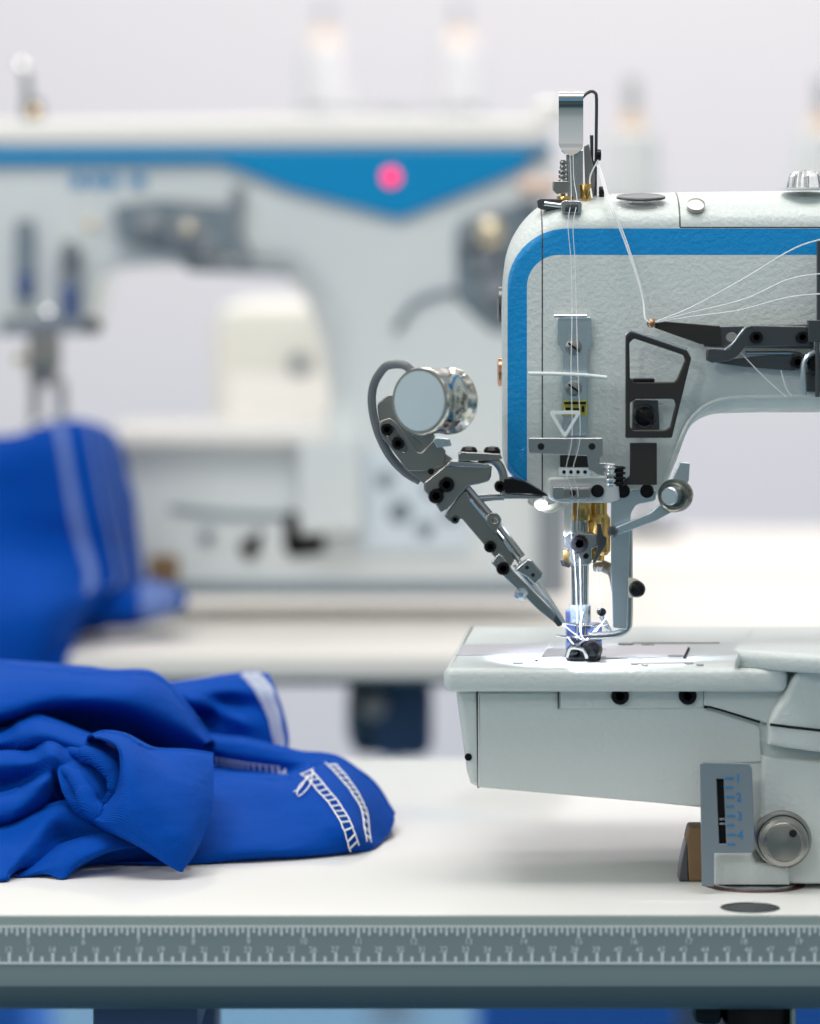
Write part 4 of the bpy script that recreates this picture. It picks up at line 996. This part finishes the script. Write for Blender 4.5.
PK = lambda G, pts, a=0.0, c=1.0: [pick(G, x, y, a, c) for x, y in pts]
ladder(gridC, PK(gridC, [(306, 773), (320, 788), (335, 806), (346, 825), (354, 848)], 0.25, 0.9), 11, n=14, r=0.00040)
ladder(gridC, PK(gridC, [(329, 764), (342, 777), (355, 795), (364, 815), (368, 842)], 0.2, 0.9), 11, n=15, r=0.00040)
ladder(gridC, PK(gridC, [(100, 737), (150, 748), (210, 760), (245, 766), (290, 771)], 0.15, 0.45), 9, 'seam_stitch', n=30, r=0.00030)
b = MB()
for q in ([(309, 771), (306, 782), (300, 791), (294, 794)], [(313, 771), (311, 785), (304, 795), (298, 799)], [(307, 771), (309, 780), (300, 788), (297, 797)]):
    pts = []
    for u, v in PK(gridC, q, 0.3, 0.9):
        p, n_ = gpt(gridC, u, v); pts.append(p+n_*0.0014)
    b.tube(pts, 0.00036, 6, smooth=6)
b.build('loose_thread', 'thread', GA)
# hem tape on the rear sleeve
vs = []; rows_ = 26
ha = PK(gridB, [(240, 676), (254, 690), (265, 709), (271, 728), (276, 748)], 0.15, 0.95); hb = PK(gridB, [(261, 676), (272, 688), (279, 706), (283, 728), (286, 748)], 0.15, 0.95)
pa = crom([Vector((u, v, 0)) for u, v in ha], 8); pb_ = crom([Vector((u, v, 0)) for u, v in hb], 8)
grid = []
for k in range(len(pa)):
    row = []
    for j in range(6):
        q = pa[k].lerp(pb_[k], j/5); p, n_ = gpt(gridB, q.x, q.y); row.append(p+n_*0.0009)
    grid.append(row)
b = MB(); sheet(b, grid, 0.0006); tape = b.build('hem_tape', 'hem', GA)
b = MB()
for k in range(0, len(pa)-1):
    for s in (0.1, 0.55):
        q = pa[k].lerp(pb_[k], s); p, n_ = gpt(gridB, q.x, q.y); q2 = pa[k].lerp(pb_[k], s+0.33); p2, n2 = gpt(gridB, q2.x, q2.y)
        b.tube([p+n_*0.0013, p2+n2*0.0013], 0.0004, 5, smooth=1)
b.build('tape_stitch', 'thread', tape)

# far garment, draped from the far machine's bed down to its table
GF = thing('blue_garment', 'blurred blue garment with pale piping draped over the bed of the machine in back', 'garment', (-0.28, 3.05, 0.75))
X_ = [[(-70, 440, 3.10), (0, 438, 3.10), (30, 432, 3.10), (70, 424, 3.10), (108, 432, 3.10), (122, 448, 3.12)],
      [(-70, 452, 3.02), (0, 446, 3.02), (35, 438, 3.02), (72, 428, 3.02), (110, 438, 3.04), (126, 470, 3.06)],
      [(-70, 500, 3.01), (0, 500, 3.0), (40, 500, 3.0), (82, 500, 2.99), (118, 500, 3.02), (136, 505, 3.06)],
      [(-70, 545, 3.01), (0, 545, 2.98), (42, 545, 2.99), (90, 550, 2.985), (126, 550, 3.02), (142, 552, 3.06)],
      [(-70, 585, 2.94), (0, 580, 2.91), (45, 578, 2.92), (92, 582, 2.96), (128, 582, 3.01), (145, 584, 3.05)],
      [(-70, 625, 2.88), (0, 625, 2.868), (45, 615, 2.87), (82, 602, 2.92), (110, 592, 2.98), (150, 600, 3.05)],
      [(-70, 690, 2.868), (0, 690, 2.862), (42, 680, 2.865), (66, 650, 2.90), (80, 628, 2.99), (110, 620, 3.05)],
      [(-70, 740, 2.872), (0, 735, 2.868), (40, 705, 2.87), (68, 662, 2.885), (80, 640, 3.02), (108, 628, 3.06)]]
b = MB(); gx = surf_eval(X_, 8, 8, 0.002, 4, 14); sheet(b, gx, 0.002, 0.30, 0, 2.879)
Y_ = [[(95, 575, 3.06), (130, 578, 3.06), (160, 584, 3.06), (180, 590, 3.06)], [(90, 590, 3.0), (130, 588, 3.0), (165, 588, 3.0), (186, 596, 3.02)],
      [(90, 612, 2.98), (130, 612, 2.98), (165, 610, 2.99), (187, 604, 3.02)], [(90, 628, 3.01), (130, 628, 3.02), (165, 618, 3.03), (180, 612, 3.04)]]
gy = surf_eval(Y_, 8, 8, 0.001, 8, 20); sheet(b, gy, 0.002, 0.7508+0.0)
b.build('fabric', 'cloth', GF, None, 80)
for u0, u1, wd in ((0.50, 0.60, 9), (0.66, 0.74, 4), (0.75, 0.83, 6)):
    b = MB(); grid = []
    for k in range(24):
        t = k/23*0.55+0.12; row = []
        for j in range(4):
            u = u0+(u1-u0)*t*1.2+j*wd/3/210
            p, n_ = gpt(gx, u, t); row.append(p+n_*0.0025)
        grid.append(row)
    sheet(b, grid, 0.001, 0.3); b.build('piping', 'farhem', GF)
b = MB(); grid = []
for k in range(10):
    row = []
    for j in range(5):
        p, n_ = gpt(gy, 0.42+j*0.10, 0.22+k*0.06); row.append(p+n_*0.0022)
    grid.append(row)
sheet(b, grid, 0.001, 0.7508); b.build('hem_tape', 'farhem', GF)

# ================================================================== FAR SEWING MACHINE
FM = thing('sewing_machine', 'blurred white sewing machine in back with a broad blue wedge stripe and red light', 'sewing machine', (-0.05, 3.25, 0.75))
Q = 3.16; kf = Q/F
far = [(-40, 126, 8), (40, 124, 8), (200, 121, 8), (400, 119, 8), (520, 119, 8), (545, 126, 8), (553, 140, 8), (556, 230, 10), (562, 330, 10), (564, 596, 6), (400, 597, 6), (150, 597, 6), (134, 585, 8), (122, 520, 8), (118, 455, 8), (122, 436, 10), (220, 434, 12), (300, 432, 14),
       (322, 425, 30), (330, 400, 40), (322, 350, 46), (306, 305, 46), (285, 278, 40), (255, 268, 26), (200, 266, 14), (120, 268, 10), (100, 275, 8), (95, 300, 6), (92, 332, 5), (40, 336, 5), (-40, 336, 5)]
far = resample(far, 14)
link('casting', fillet_solid(far, Q, 0.15, seg=6), 'far_white', FM, None, 45)
plate('top_cover', [(-30, 121), (300, 116), (540, 117), (548, 150), (-30, 150)], Q-0.004, 0.14, 'far_cream', FM, r=6, bev=0.006)
plate('blue_stripe', [(-30, 149), (548, 149), (548, 146), (520, 170, 14), (400, 219, 30), (290, 190, 30), (220, 163, 30), (150, 164), (-30, 165)], Q-0.007, 0.006, 'blue_paint', FM, r=4, bev=0.002)
b = MB()
for x, w in ((78, 13), (96, 12), (112, 12), (138, 14)): b.box(W(x, 181, Q-0.001), (w*kf, 0.003, 13*kf), 0, None, 0.002)
b.build('wordmark', 'blue_paint', FM)
MB().lathe(W(391, 177, Q-0.007), (0, -1, 0), [(8.5*kf, -0.002), (8.5*kf, 0.002), (5*kf, 0.004), (0, 0.0045)], 28).build('indicator_light', 'led', FM, 'glowing pink-red light')
# dark fittings under the arm, plus a grey strip standing in for its shade
plate('thread_mechanism', [(112, 206), (160, 200), (232, 206), (236, 250), (190, 262), (120, 240)], Q-0.014, 0.012, 'grey_plate', FM, r=6)
for x, y, r in ((150, 226, 15), (188, 234, 19), (208, 246, 12)): MB().lathe(W(x, y, Q-0.016), (0, -1, 0), [(r*kf, -0.004), (r*kf, 0.006), (r*0.6*kf, 0.010), (0, 0.011)], 24).build('tension_disc', 'far_grey', FM)
for x, y in ((90, 225), (188, 229)): MB().lathe(W(x, y, Q-0.03), (0, -1, 0), [(7*kf, 0), (6*kf, 0.004), (0, 0.006)], 20).build('tension_knob', 'gold', FM)
plate('take_up_lever', [(232, 186), (246, 186), (240, 228), (254, 262), (240, 266), (226, 232)], Q-0.012, 0.004, 'far_grey', FM, r=4)
plate('arm_shadow_plate', [(180, 262), (290, 268), (292, 276), (190, 272)], Q-0.004, 0.004, 'grey_plate', FM, r=2)
# needle head
plate('thread_plate', [(16, 220), (34, 220), (34, 300), (16, 300)], Q-0.010, 0.006, 'grey_plate', FM, r=4)
plate('thread_plate', [(60, 250), (82, 250), (82, 330), (60, 330)], Q-0.012, 0.008, 'far_grey', FM, r=4)
plate('blue_block', [(18, 272), (32, 272), (32, 298), (18, 298)], Q-0.013, 0.004, 'bluefoot', FM, r=3)
plate('blue_block', [(60, 285), (78, 285), (78, 322), (60, 322)], Q-0.015, 0.004, 'bluefoot', FM, r=3)
plate('head_foot', [(0, 318), (98, 318), (98, 334), (0, 336)], Q-0.016, 0.01, 'far_grey', FM, r=3)
MB().lathe(W(94, 326, Q-0.016), (0, -1, 0), [(8*kf, 0), (8*kf, 0.006), (0, 0.007)], 20).build('screw', 'black', FM)
MB().lathe(W(48, 314, Q-0.03), (0, -1, 0), [(6*kf, 0), (5*kf, 0.003), (0, 0.005)], 20).build('screw', 'chrome', FM)
MB().lathe(W(70, 246, Q-0.02), (0, 0, 1), [(8*kf, -0.008), (8*kf, 0.004), (0, 0.008)], 20).build('cap', 'chrome', FM)
b = MB(); b.cyl(W(44, 336, Q+0.02), W(44, 385, Q+0.02), 0.014, bev=0.001); b.build('needle_clamp', 'nickel', FM)
b = MB(); b.cyl(W(36, 380, Q+0.02), W(34, 425, Q+0.02), 0.0045); b.build('presser_bar', 'far_grey', FM)
b = MB(); b.cyl(W(60, 380, Q+0.02), W(62, 418, Q+0.02), 0.0045); b.build('needle_bar', 'far_grey', FM)
b = MB(); b.box(W(20, 359, Q+0.01), (10*kf, 0.008, 10*kf), 0, None, 0.002); b.build('yellow_tab', 'yellow', FM)
b = MB(); b.box(W(48, 424, Q+0.02), (34*kf, 0.02, 10*kf), 0, None, 0.002); b.build('presser_foot', 'steel', FM)
# top post with round bead
b = MB(); b.cyl(W(31, 125, Q+0.03), W(25, 66, Q+0.03), 0.005, 0.0035, bev=0.0008); b.cyl(W(33, 125, Q+0.03), W(32, 100, Q+0.03), 0.009, bev=0.001); b.build('thread_post', 'far_grey', FM)
b = MB(); b.lathe(W(22, 66, Q+0.03), (0, 0, 1), [(0.0, -0.0065), (0.0055, -0.004), (0.0075, 0), (0.0055, 0.004), (0, 0.0065)], 20); b.build('post_bead', 'chrome', FM)
MB().lathe(W(34, 112, Q+0.01), (0, -1, 0), [(0.005, 0), (0.004, 0.003), (0, 0.005)], 20).build('nut', 'brass', FM)
# bed details
plate('bed_top', [(112, 428), (330, 426), (330, 446), (112, 446)], Q-0.02, 0.16, 'far_cream', FM, r=3, bev=0.003)
plate('feed_box', [(298, 440), (360, 440), (362, 532), (300, 534)], Q-0.022, 0.022, 'far_white', FM, r=3, bev=0.002)
plate('printed_panel', [(360, 452), (470, 455), (468, 552), (362, 552)], Q-0.004, 0.004, 'far_panel', FM, r=3, bev=0.001)
b = MB()
for x, y, r in ((385, 480, 9), (400, 512, 12), (430, 490, 7), (425, 530, 9), (450, 515, 8)): b.lathe(W(x, y, Q-0.004), (0, -1, 0), [(r*kf, 0), (r*kf, 0.0006), (0, 0.0008)], 20)
b.build('panel_print', 'grey_plate', FM)
plate('bed_opening', [(284, 512), (298, 512), (300, 535), (325, 535), (325, 552), (292, 558), (284, 550)], Q-0.002, 0.003, 'hole', FM, r=3)
for x, y, r in ((250, 548, 10), (258, 536, 5), (207, 536, 7)): MB().lathe(W(x, y, Q-0.001), (0, -1, 0), [(r*kf, 0), (r*kf, 0.003), (r*0.5*kf, 0.006), (0, 0.006)], 20).build('bed_knob', 'hole' if r != 7 else 'grey_plate', FM)
b = MB(); b.tube([W(170, 508, Q-0.001), W(220, 514, Q-0.001), (W(290, 516, Q-0.001))], 0.0025, 8); b.build('bed_ridge', 'grey_plate', FM)
plate('lower_plate', [(140, 583), (540, 583), (540, 597), (140, 597)], Q-0.006, 0.006, 'grey_plate', FM, r=2)
b = MB(); b.box(W(165, 572, Q+0.01), (30*kf, 0.03, 36*kf), 0, None, 0.003); b.build('oil_pan_corner', 'wood', FM)
# right end: dark belt guard and knobs seen beside the near machine
plate('belt_guard', [(538, 225, 12), (568, 225, 6), (568, 597), (538, 597)], Q-0.010, 0.05, 'far_grey', FM, r=6, bev=0.004)
plate('motor_cover', [(455, 222, 20), (540, 195, 10), (540, 300), (500, 340, 20), (455, 300, 20)], Q-0.003, 0.012, 'grey_plate', FM, r=10, bev=0.004)
for x, y, r in ((486, 262, 14), (494, 290, 16), (470, 240, 9)): MB().lathe(W(x, y, Q-0.004), (0, -1, 0), [(r*kf, 0), (r*kf, 0.006), (r*0.6*kf, 0.012), (0, 0.013)], 24).build('motor_bolt', 'far_grey', FM)
b = MB(); b.cyl(W(518, 185, Q-0.02), W(558, 188, Q-0.02), 0.0075, bev=0.003); b.build('knob_highlight', 'highlight_peach', FM)  # peach cylinder standing in for the highlight on a knob
MB().lathe(W(490, 232, Q-0.018), (0, -1, 0), [(0.012, 0), (0.012, 0.005), (0.006, 0.010), (0, 0.011)], 24).build('bobbin_knob', 'gold', FM)
MB().lathe(W(548, 112, Q+0.02), (0, 0, 1), [(0.012, -0.01), (0.012, 0.006), (0, 0.012)], 24).build('end_cap', 'far_cream', FM)
b = MB(); b.tube([W(395, 330, Q-0.002), W(420, 300, Q-0.002), W(470, 290, Q-0.002), W(520, 300, Q-0.002)], 0.003, 8); b.build('casting_ridge', 'grey_plate', FM)

cs = thing('machine_casing', 'blurred cream casing seen through the arm opening of the machine in back', 'machine casing', (-0.14, 3.9, 0.75))
b = MB(); xa = W(212, 300, 3.85).x; xb = W(345, 300, 3.85).x; zt_ = W(0, 300, 3.85).z
b.box(((xa+xb)/2, 3.92, (0.75+zt_)/2), (xb-xa, 0.14, zt_-0.75), 0, None, 0.03); b.build('housing', 'casing_cream', cs)
b = MB(); b.box(((xa+xb)/2, 3.845, 0.86), (xb-xa-0.03, 0.01, 0.14), 0, None, 0.004); b.build('front_panel', 'far_cream', cs)
MB().lathe((W(300, 0, 3.84).x, 3.845, W(0, 365, 3.84).z), (0, -1, 0), [(0.011, 0), (0.011, 0.006), (0, 0.008)], 20).build('knob', 'far_grey', cs)
# drive motor hanging under the far table, dark
mo = thing('drive_motor', 'blurred dark motor hanging beneath the table of the machine in back', 'motor', (-0.0, 3.3, 0.6))
b = MB(); b.box(W(402, 712, 3.22), (60*3.22/F, 0.12, 76*3.22/F), 0, None, 0.012); b.build('housing', 'tableleg', mo)
b = MB(); b.lathe(W(372, 712, 3.2), (-1, 0, 0), [(0.035, -0.01), (0.035, 0.012), (0.022, 0.02), (0.01, 0.021)], 28); b.build('pulley', 'gun', mo)
MB().lathe(W(374, 708, 3.14), (0, -1, 0), [(0.012, -0.03), (0.010, 0), (0, 0.003)], 20).build('bright_bolt', 'highlight_peach', mo)
MB().box((W(402, 672, 3.22).x, 3.22, 0.702), (0.05, 0.10, 0.008)).build('bracket', 'gun', mo)

# ================================================================== THREAD STANDS AND CONES
def thread_stand(px, D, base_z, tray_py, x0, x1, label):
    p = W(px, 300, D); z = CZ-(tray_py-HY)*D/F
    t = thing('thread_stand', label, 'thread stand', (p.x, D, base_z))
    MB().cyl((p.x, D, base_z), (p.x, D, z), 0.008).build('pole', 'steel', t)
    MB().lathe((p.x, D, base_z), (0, 0, 1), [(0.04, 0), (0.038, 0.006), (0.012, 0.010)], 28).build('base', 'gun', t)
    a = W(x0, tray_py, D).x; c = W(x1, tray_py, D).x
    MB().box(((a+c)/2, D, z-0.003), (c-a+0.06, 0.07, 0.006), 0, None, 0.002).build('tray', 'steel', t)
    return t, z
def cone(px, D, z, label, Wd, H_, m='spool'):
    x = W(px, 300, D).x
    t = thing('thread_cone', label, 'thread cone', (x, D, z), 'blurred cones of white thread')
    MB().lathe((x, D, z), (0, 0, 1), [(Wd*0.9, 0.0), (Wd, 0.004), (Wd*0.95, H_*0.6), (Wd*0.86, H_-0.004), (Wd*0.5, H_)], 32).build('thread_winding', m, t)
    MB().lathe((x, D, z+H_), (0, 0, 1), [(Wd*0.52, 0.0), (Wd*0.36, 0.016), (Wd*0.22, 0.018)], 24).build('cone_tip', 'spool_tip', t)
    MB().cyl((x, D, z+H_), (x, D, z+H_+0.055), 0.009, 0.008).build('spindle', 'spindle', t)
D2 = 4.10
ts, z2 = thread_stand(645, D2, 0.75, 205, 632, 822, 'thread stand behind the near machine, carrying two blurred cones')
for px, lb_ in ((632, 'blurred white thread cone just right of the chrome thread guide'), (822, 'blurred white thread cone at the right edge above the clear oil window')):
    cone(px, D2, z2, lb_, 0.030, 75*D2/F)
D3 = 5.3
ts, z3 = thread_stand(392, D3, 0.0, 112, 325, 460, 'tall thread stand rising behind the machine in back, carrying two faint cones')
for px, lb_ in ((325, 'faint thread cone above the left part of the broad blue stripe'), (460, 'faint thread cone above the right end of the broad blue stripe')):
    cone(px, D3, z3, lb_, 0.033, 70*D3/F, 'spool_pale')

# ================================================================== UNDER THE NEAR TABLE
cr = thing('storage_crate', 'royal blue plastic crate on the floor seen below the near table edge', 'crate', (0.32, 4.5, 0))
def crate(t, x0, x1, D, dep, h, m):
    b = MB(); xc_ = (x0+x1)/2; w = x1-x0
    b.box((xc_, D, h/2), (w, 0.01, h), 0, None, 0.003); b.box((xc_, D+dep, h/2), (w, 0.01, h), 0, None, 0.003)
    b.box((x0, D+dep/2, h/2), (0.01, dep, h), 0, None, 0.003); b.box((x1, D+dep/2, h/2), (0.01, dep, h), 0, None, 0.003); b.box((xc_, D+dep/2, 0.006), (w, dep, 0.01))
    b.build('tub', m, t)
    r = MB(); r.box((xc_, D-0.006, h-0.01), (w+0.02, 0.012, 0.02), 0, None, 0.004); r.box((xc_, D+dep+0.006, h-0.01), (w+0.02, 0.012, 0.02), 0, None, 0.004); r.build('rim', m, t)
crate(cr, 0.085, 0.60, 4.45, 0.35, 0.36, 'bluecrate')
cr2 = thing('storage_crate', 'dark blue crate on the floor at the lower left corner', 'crate', (-0.65, 4.6, 0))
crate(cr2, -0.85, -0.455, 4.5, 0.35, 0.34, 'bluecrate')
# black machine drive and knee lever under the near table
kl = thing('control_motor', 'black motor with lever hanging under the front of the near table', 'motor', (0.155, 1.95, 0.65))
b = MB(); z0 = 0.7034
b.box((W(755, 1000, 1.83).x, 1.86, z0-0.05), (66*1.83/F, 0.09, 0.10), 0, None, 0.006); b.build('motor_body', 'black', kl)
b = MB(); b.box((W(706, 1000, 1.83).x, 1.83, z0-0.008), (30*1.83/F, 0.03, 0.016), 0, None, 0.005); b.build('lever_pad', 'black', kl)
b = MB(); b.box((W(789.5, 1000, 1.83).x, 1.82, z0-0.05), (4*1.83/F, 0.02, 0.10), 0, None, 0.0006); b.build('side_plate', 'cream', kl)

# ================================================================== LIGHT AND CAMERA
wd = bpy.data.worlds.new('world'); SC.world = wd; wd.use_nodes = True
nt = wd.node_tree; bg = nt.nodes['Background']
tc = nt.nodes.new('ShaderNodeTexCoord'); sx = nt.nodes.new('ShaderNodeSeparateXYZ'); nt.links.new(tc.outputs['Generated'], sx.inputs[0])
rp = nt.nodes.new('ShaderNodeValToRGB'); e_ = rp.color_ramp.elements
e_[0].position = 0.0; e_[0].color = (0.10, 0.13, 0.13, 1); e_[1].position = 1.0; e_[1].color = (1.0, 0.99, 0.96, 1)
q = e_.new(0.45); q.color = (0.16, 0.25, 0.27, 1); q = e_.new(0.60); q.color = (0.55, 0.60, 0.62, 1)
mr = nt.nodes.new('ShaderNodeMapRange'); mr.inputs[1].default_value = -1; mr.inputs[2].default_value = 1
nt.links.new(sx.outputs[2], mr.inputs[0]); nt.links.new(mr.outputs[0], rp.inputs[0]); wn = nt.nodes.new('ShaderNodeTexNoise'); wn.inputs['Scale'].default_value = 3.2; wn.inputs['Detail'].default_value = 2.0; nt.links.new(tc.outputs['Generated'], wn.inputs['Vector'])
wm = nt.nodes.new('ShaderNodeMapRange'); wm.inputs[1].default_value = 0.38; wm.inputs[2].default_value = 0.62; wm.inputs[3].default_value = 0.35; wm.inputs[4].default_value = 1.55; nt.links.new(wn.outputs['Fac'], wm.inputs[0])  # invented bright and dark patches, added for contrast in metal reflections
vm = nt.nodes.new('ShaderNodeVectorMath'); vm.operation = 'SCALE'; nt.links.new(rp.outputs[0], vm.inputs[0]); nt.links.new(wm.outputs[0], vm.inputs['Scale'])
nt.links.new(vm.outputs[0], bg.inputs[0])
bg.inputs[1].default_value = 0.57
def area(name, loc, size, power, col=(1, 1, 1), target=None, sy=None):
    l = bpy.data.lights.new(name, 'AREA'); l.shape = 'RECTANGLE'; l.size = size; l.size_y = sy or size; l.energy = power; l.color = col
    o = bpy.data.objects.new(name, l); COL.objects.link(o); o.location = loc
    d = (Vector(target)-Vector(loc)) if target else Vector((0, 0, -1))
    o.rotation_euler = d.to_track_quat('-Z', 'Y').to_euler(); return o
area('ceiling_or_fill_light', (-0.1, 1.60, 3.0), 2.2, 43, (1, 0.975, 0.94), (0.05, 2.1, 0.8), 1.1)
area('ceiling_or_fill_light', (0.3, 4.6, 3.1), 4.0, 92, (1, 0.95, 0.935), (0.2, 5.2, 1.0), 1.4)  # unseen light added to brighten the back wall
area('ceiling_or_fill_light', (-1.25, 0.85, 1.5), 0.7, 4.5, (1, 0.98, 0.94), (-0.40, 1.85, 0.72))  # unseen low fill from the left front, added to lift the table edge
area('small_glint_light', (-0.85, 0.0, 1.95), 0.09, 4, (1, 0.99, 0.97), (0.1, 1.9, 0.95))  # unseen light added for glints on the stripe's corner
# lamp in the machine's nose, shining on the needle
l = bpy.data.lights.new('needle_lamp_light', 'SPOT'); l.energy = 1.6; l.color = (0.72, 0.80, 1); l.spot_size = 1.3; l.spot_blend = 0.6; l.shadow_soft_size = 0.003
o = bpy.data.objects.new('needle_lamp_light', l); COL.objects.link(o); o.location = W(541, 512, H-0.006)
o.rotation_euler = (W(583, 650, 1.87)-o.location).to_track_quat('-Z', 'Y').to_euler()

cam = bpy.data.cameras.new('camera'); co = bpy.data.objects.new('camera', cam); COL.objects.link(co); SC.camera = co
co.location = (0, 0, CZ); co.rotation_euler = (PI/2, 0, 0)
cam.sensor_fit = 'VERTICAL'; cam.sensor_height = 36; cam.lens = 36*F/1024
cam.shift_y = -(512-HY)/1024; cam.shift_x = 0
cam.clip_start = 0.05; cam.clip_end = 60
cam.dof.use_dof = True; cam.dof.focus_distance = 1.865; cam.dof.aperture_fstop = 5.0
SC.view_settings.view_transform = 'Standard'; SC.view_settings.look = 'None'; SC.view_settings.exposure = 0.0; SC.view_settings.gamma = 1
SC.view_settings.use_curve_mapping = False
SC.cycles.use_denoising = True
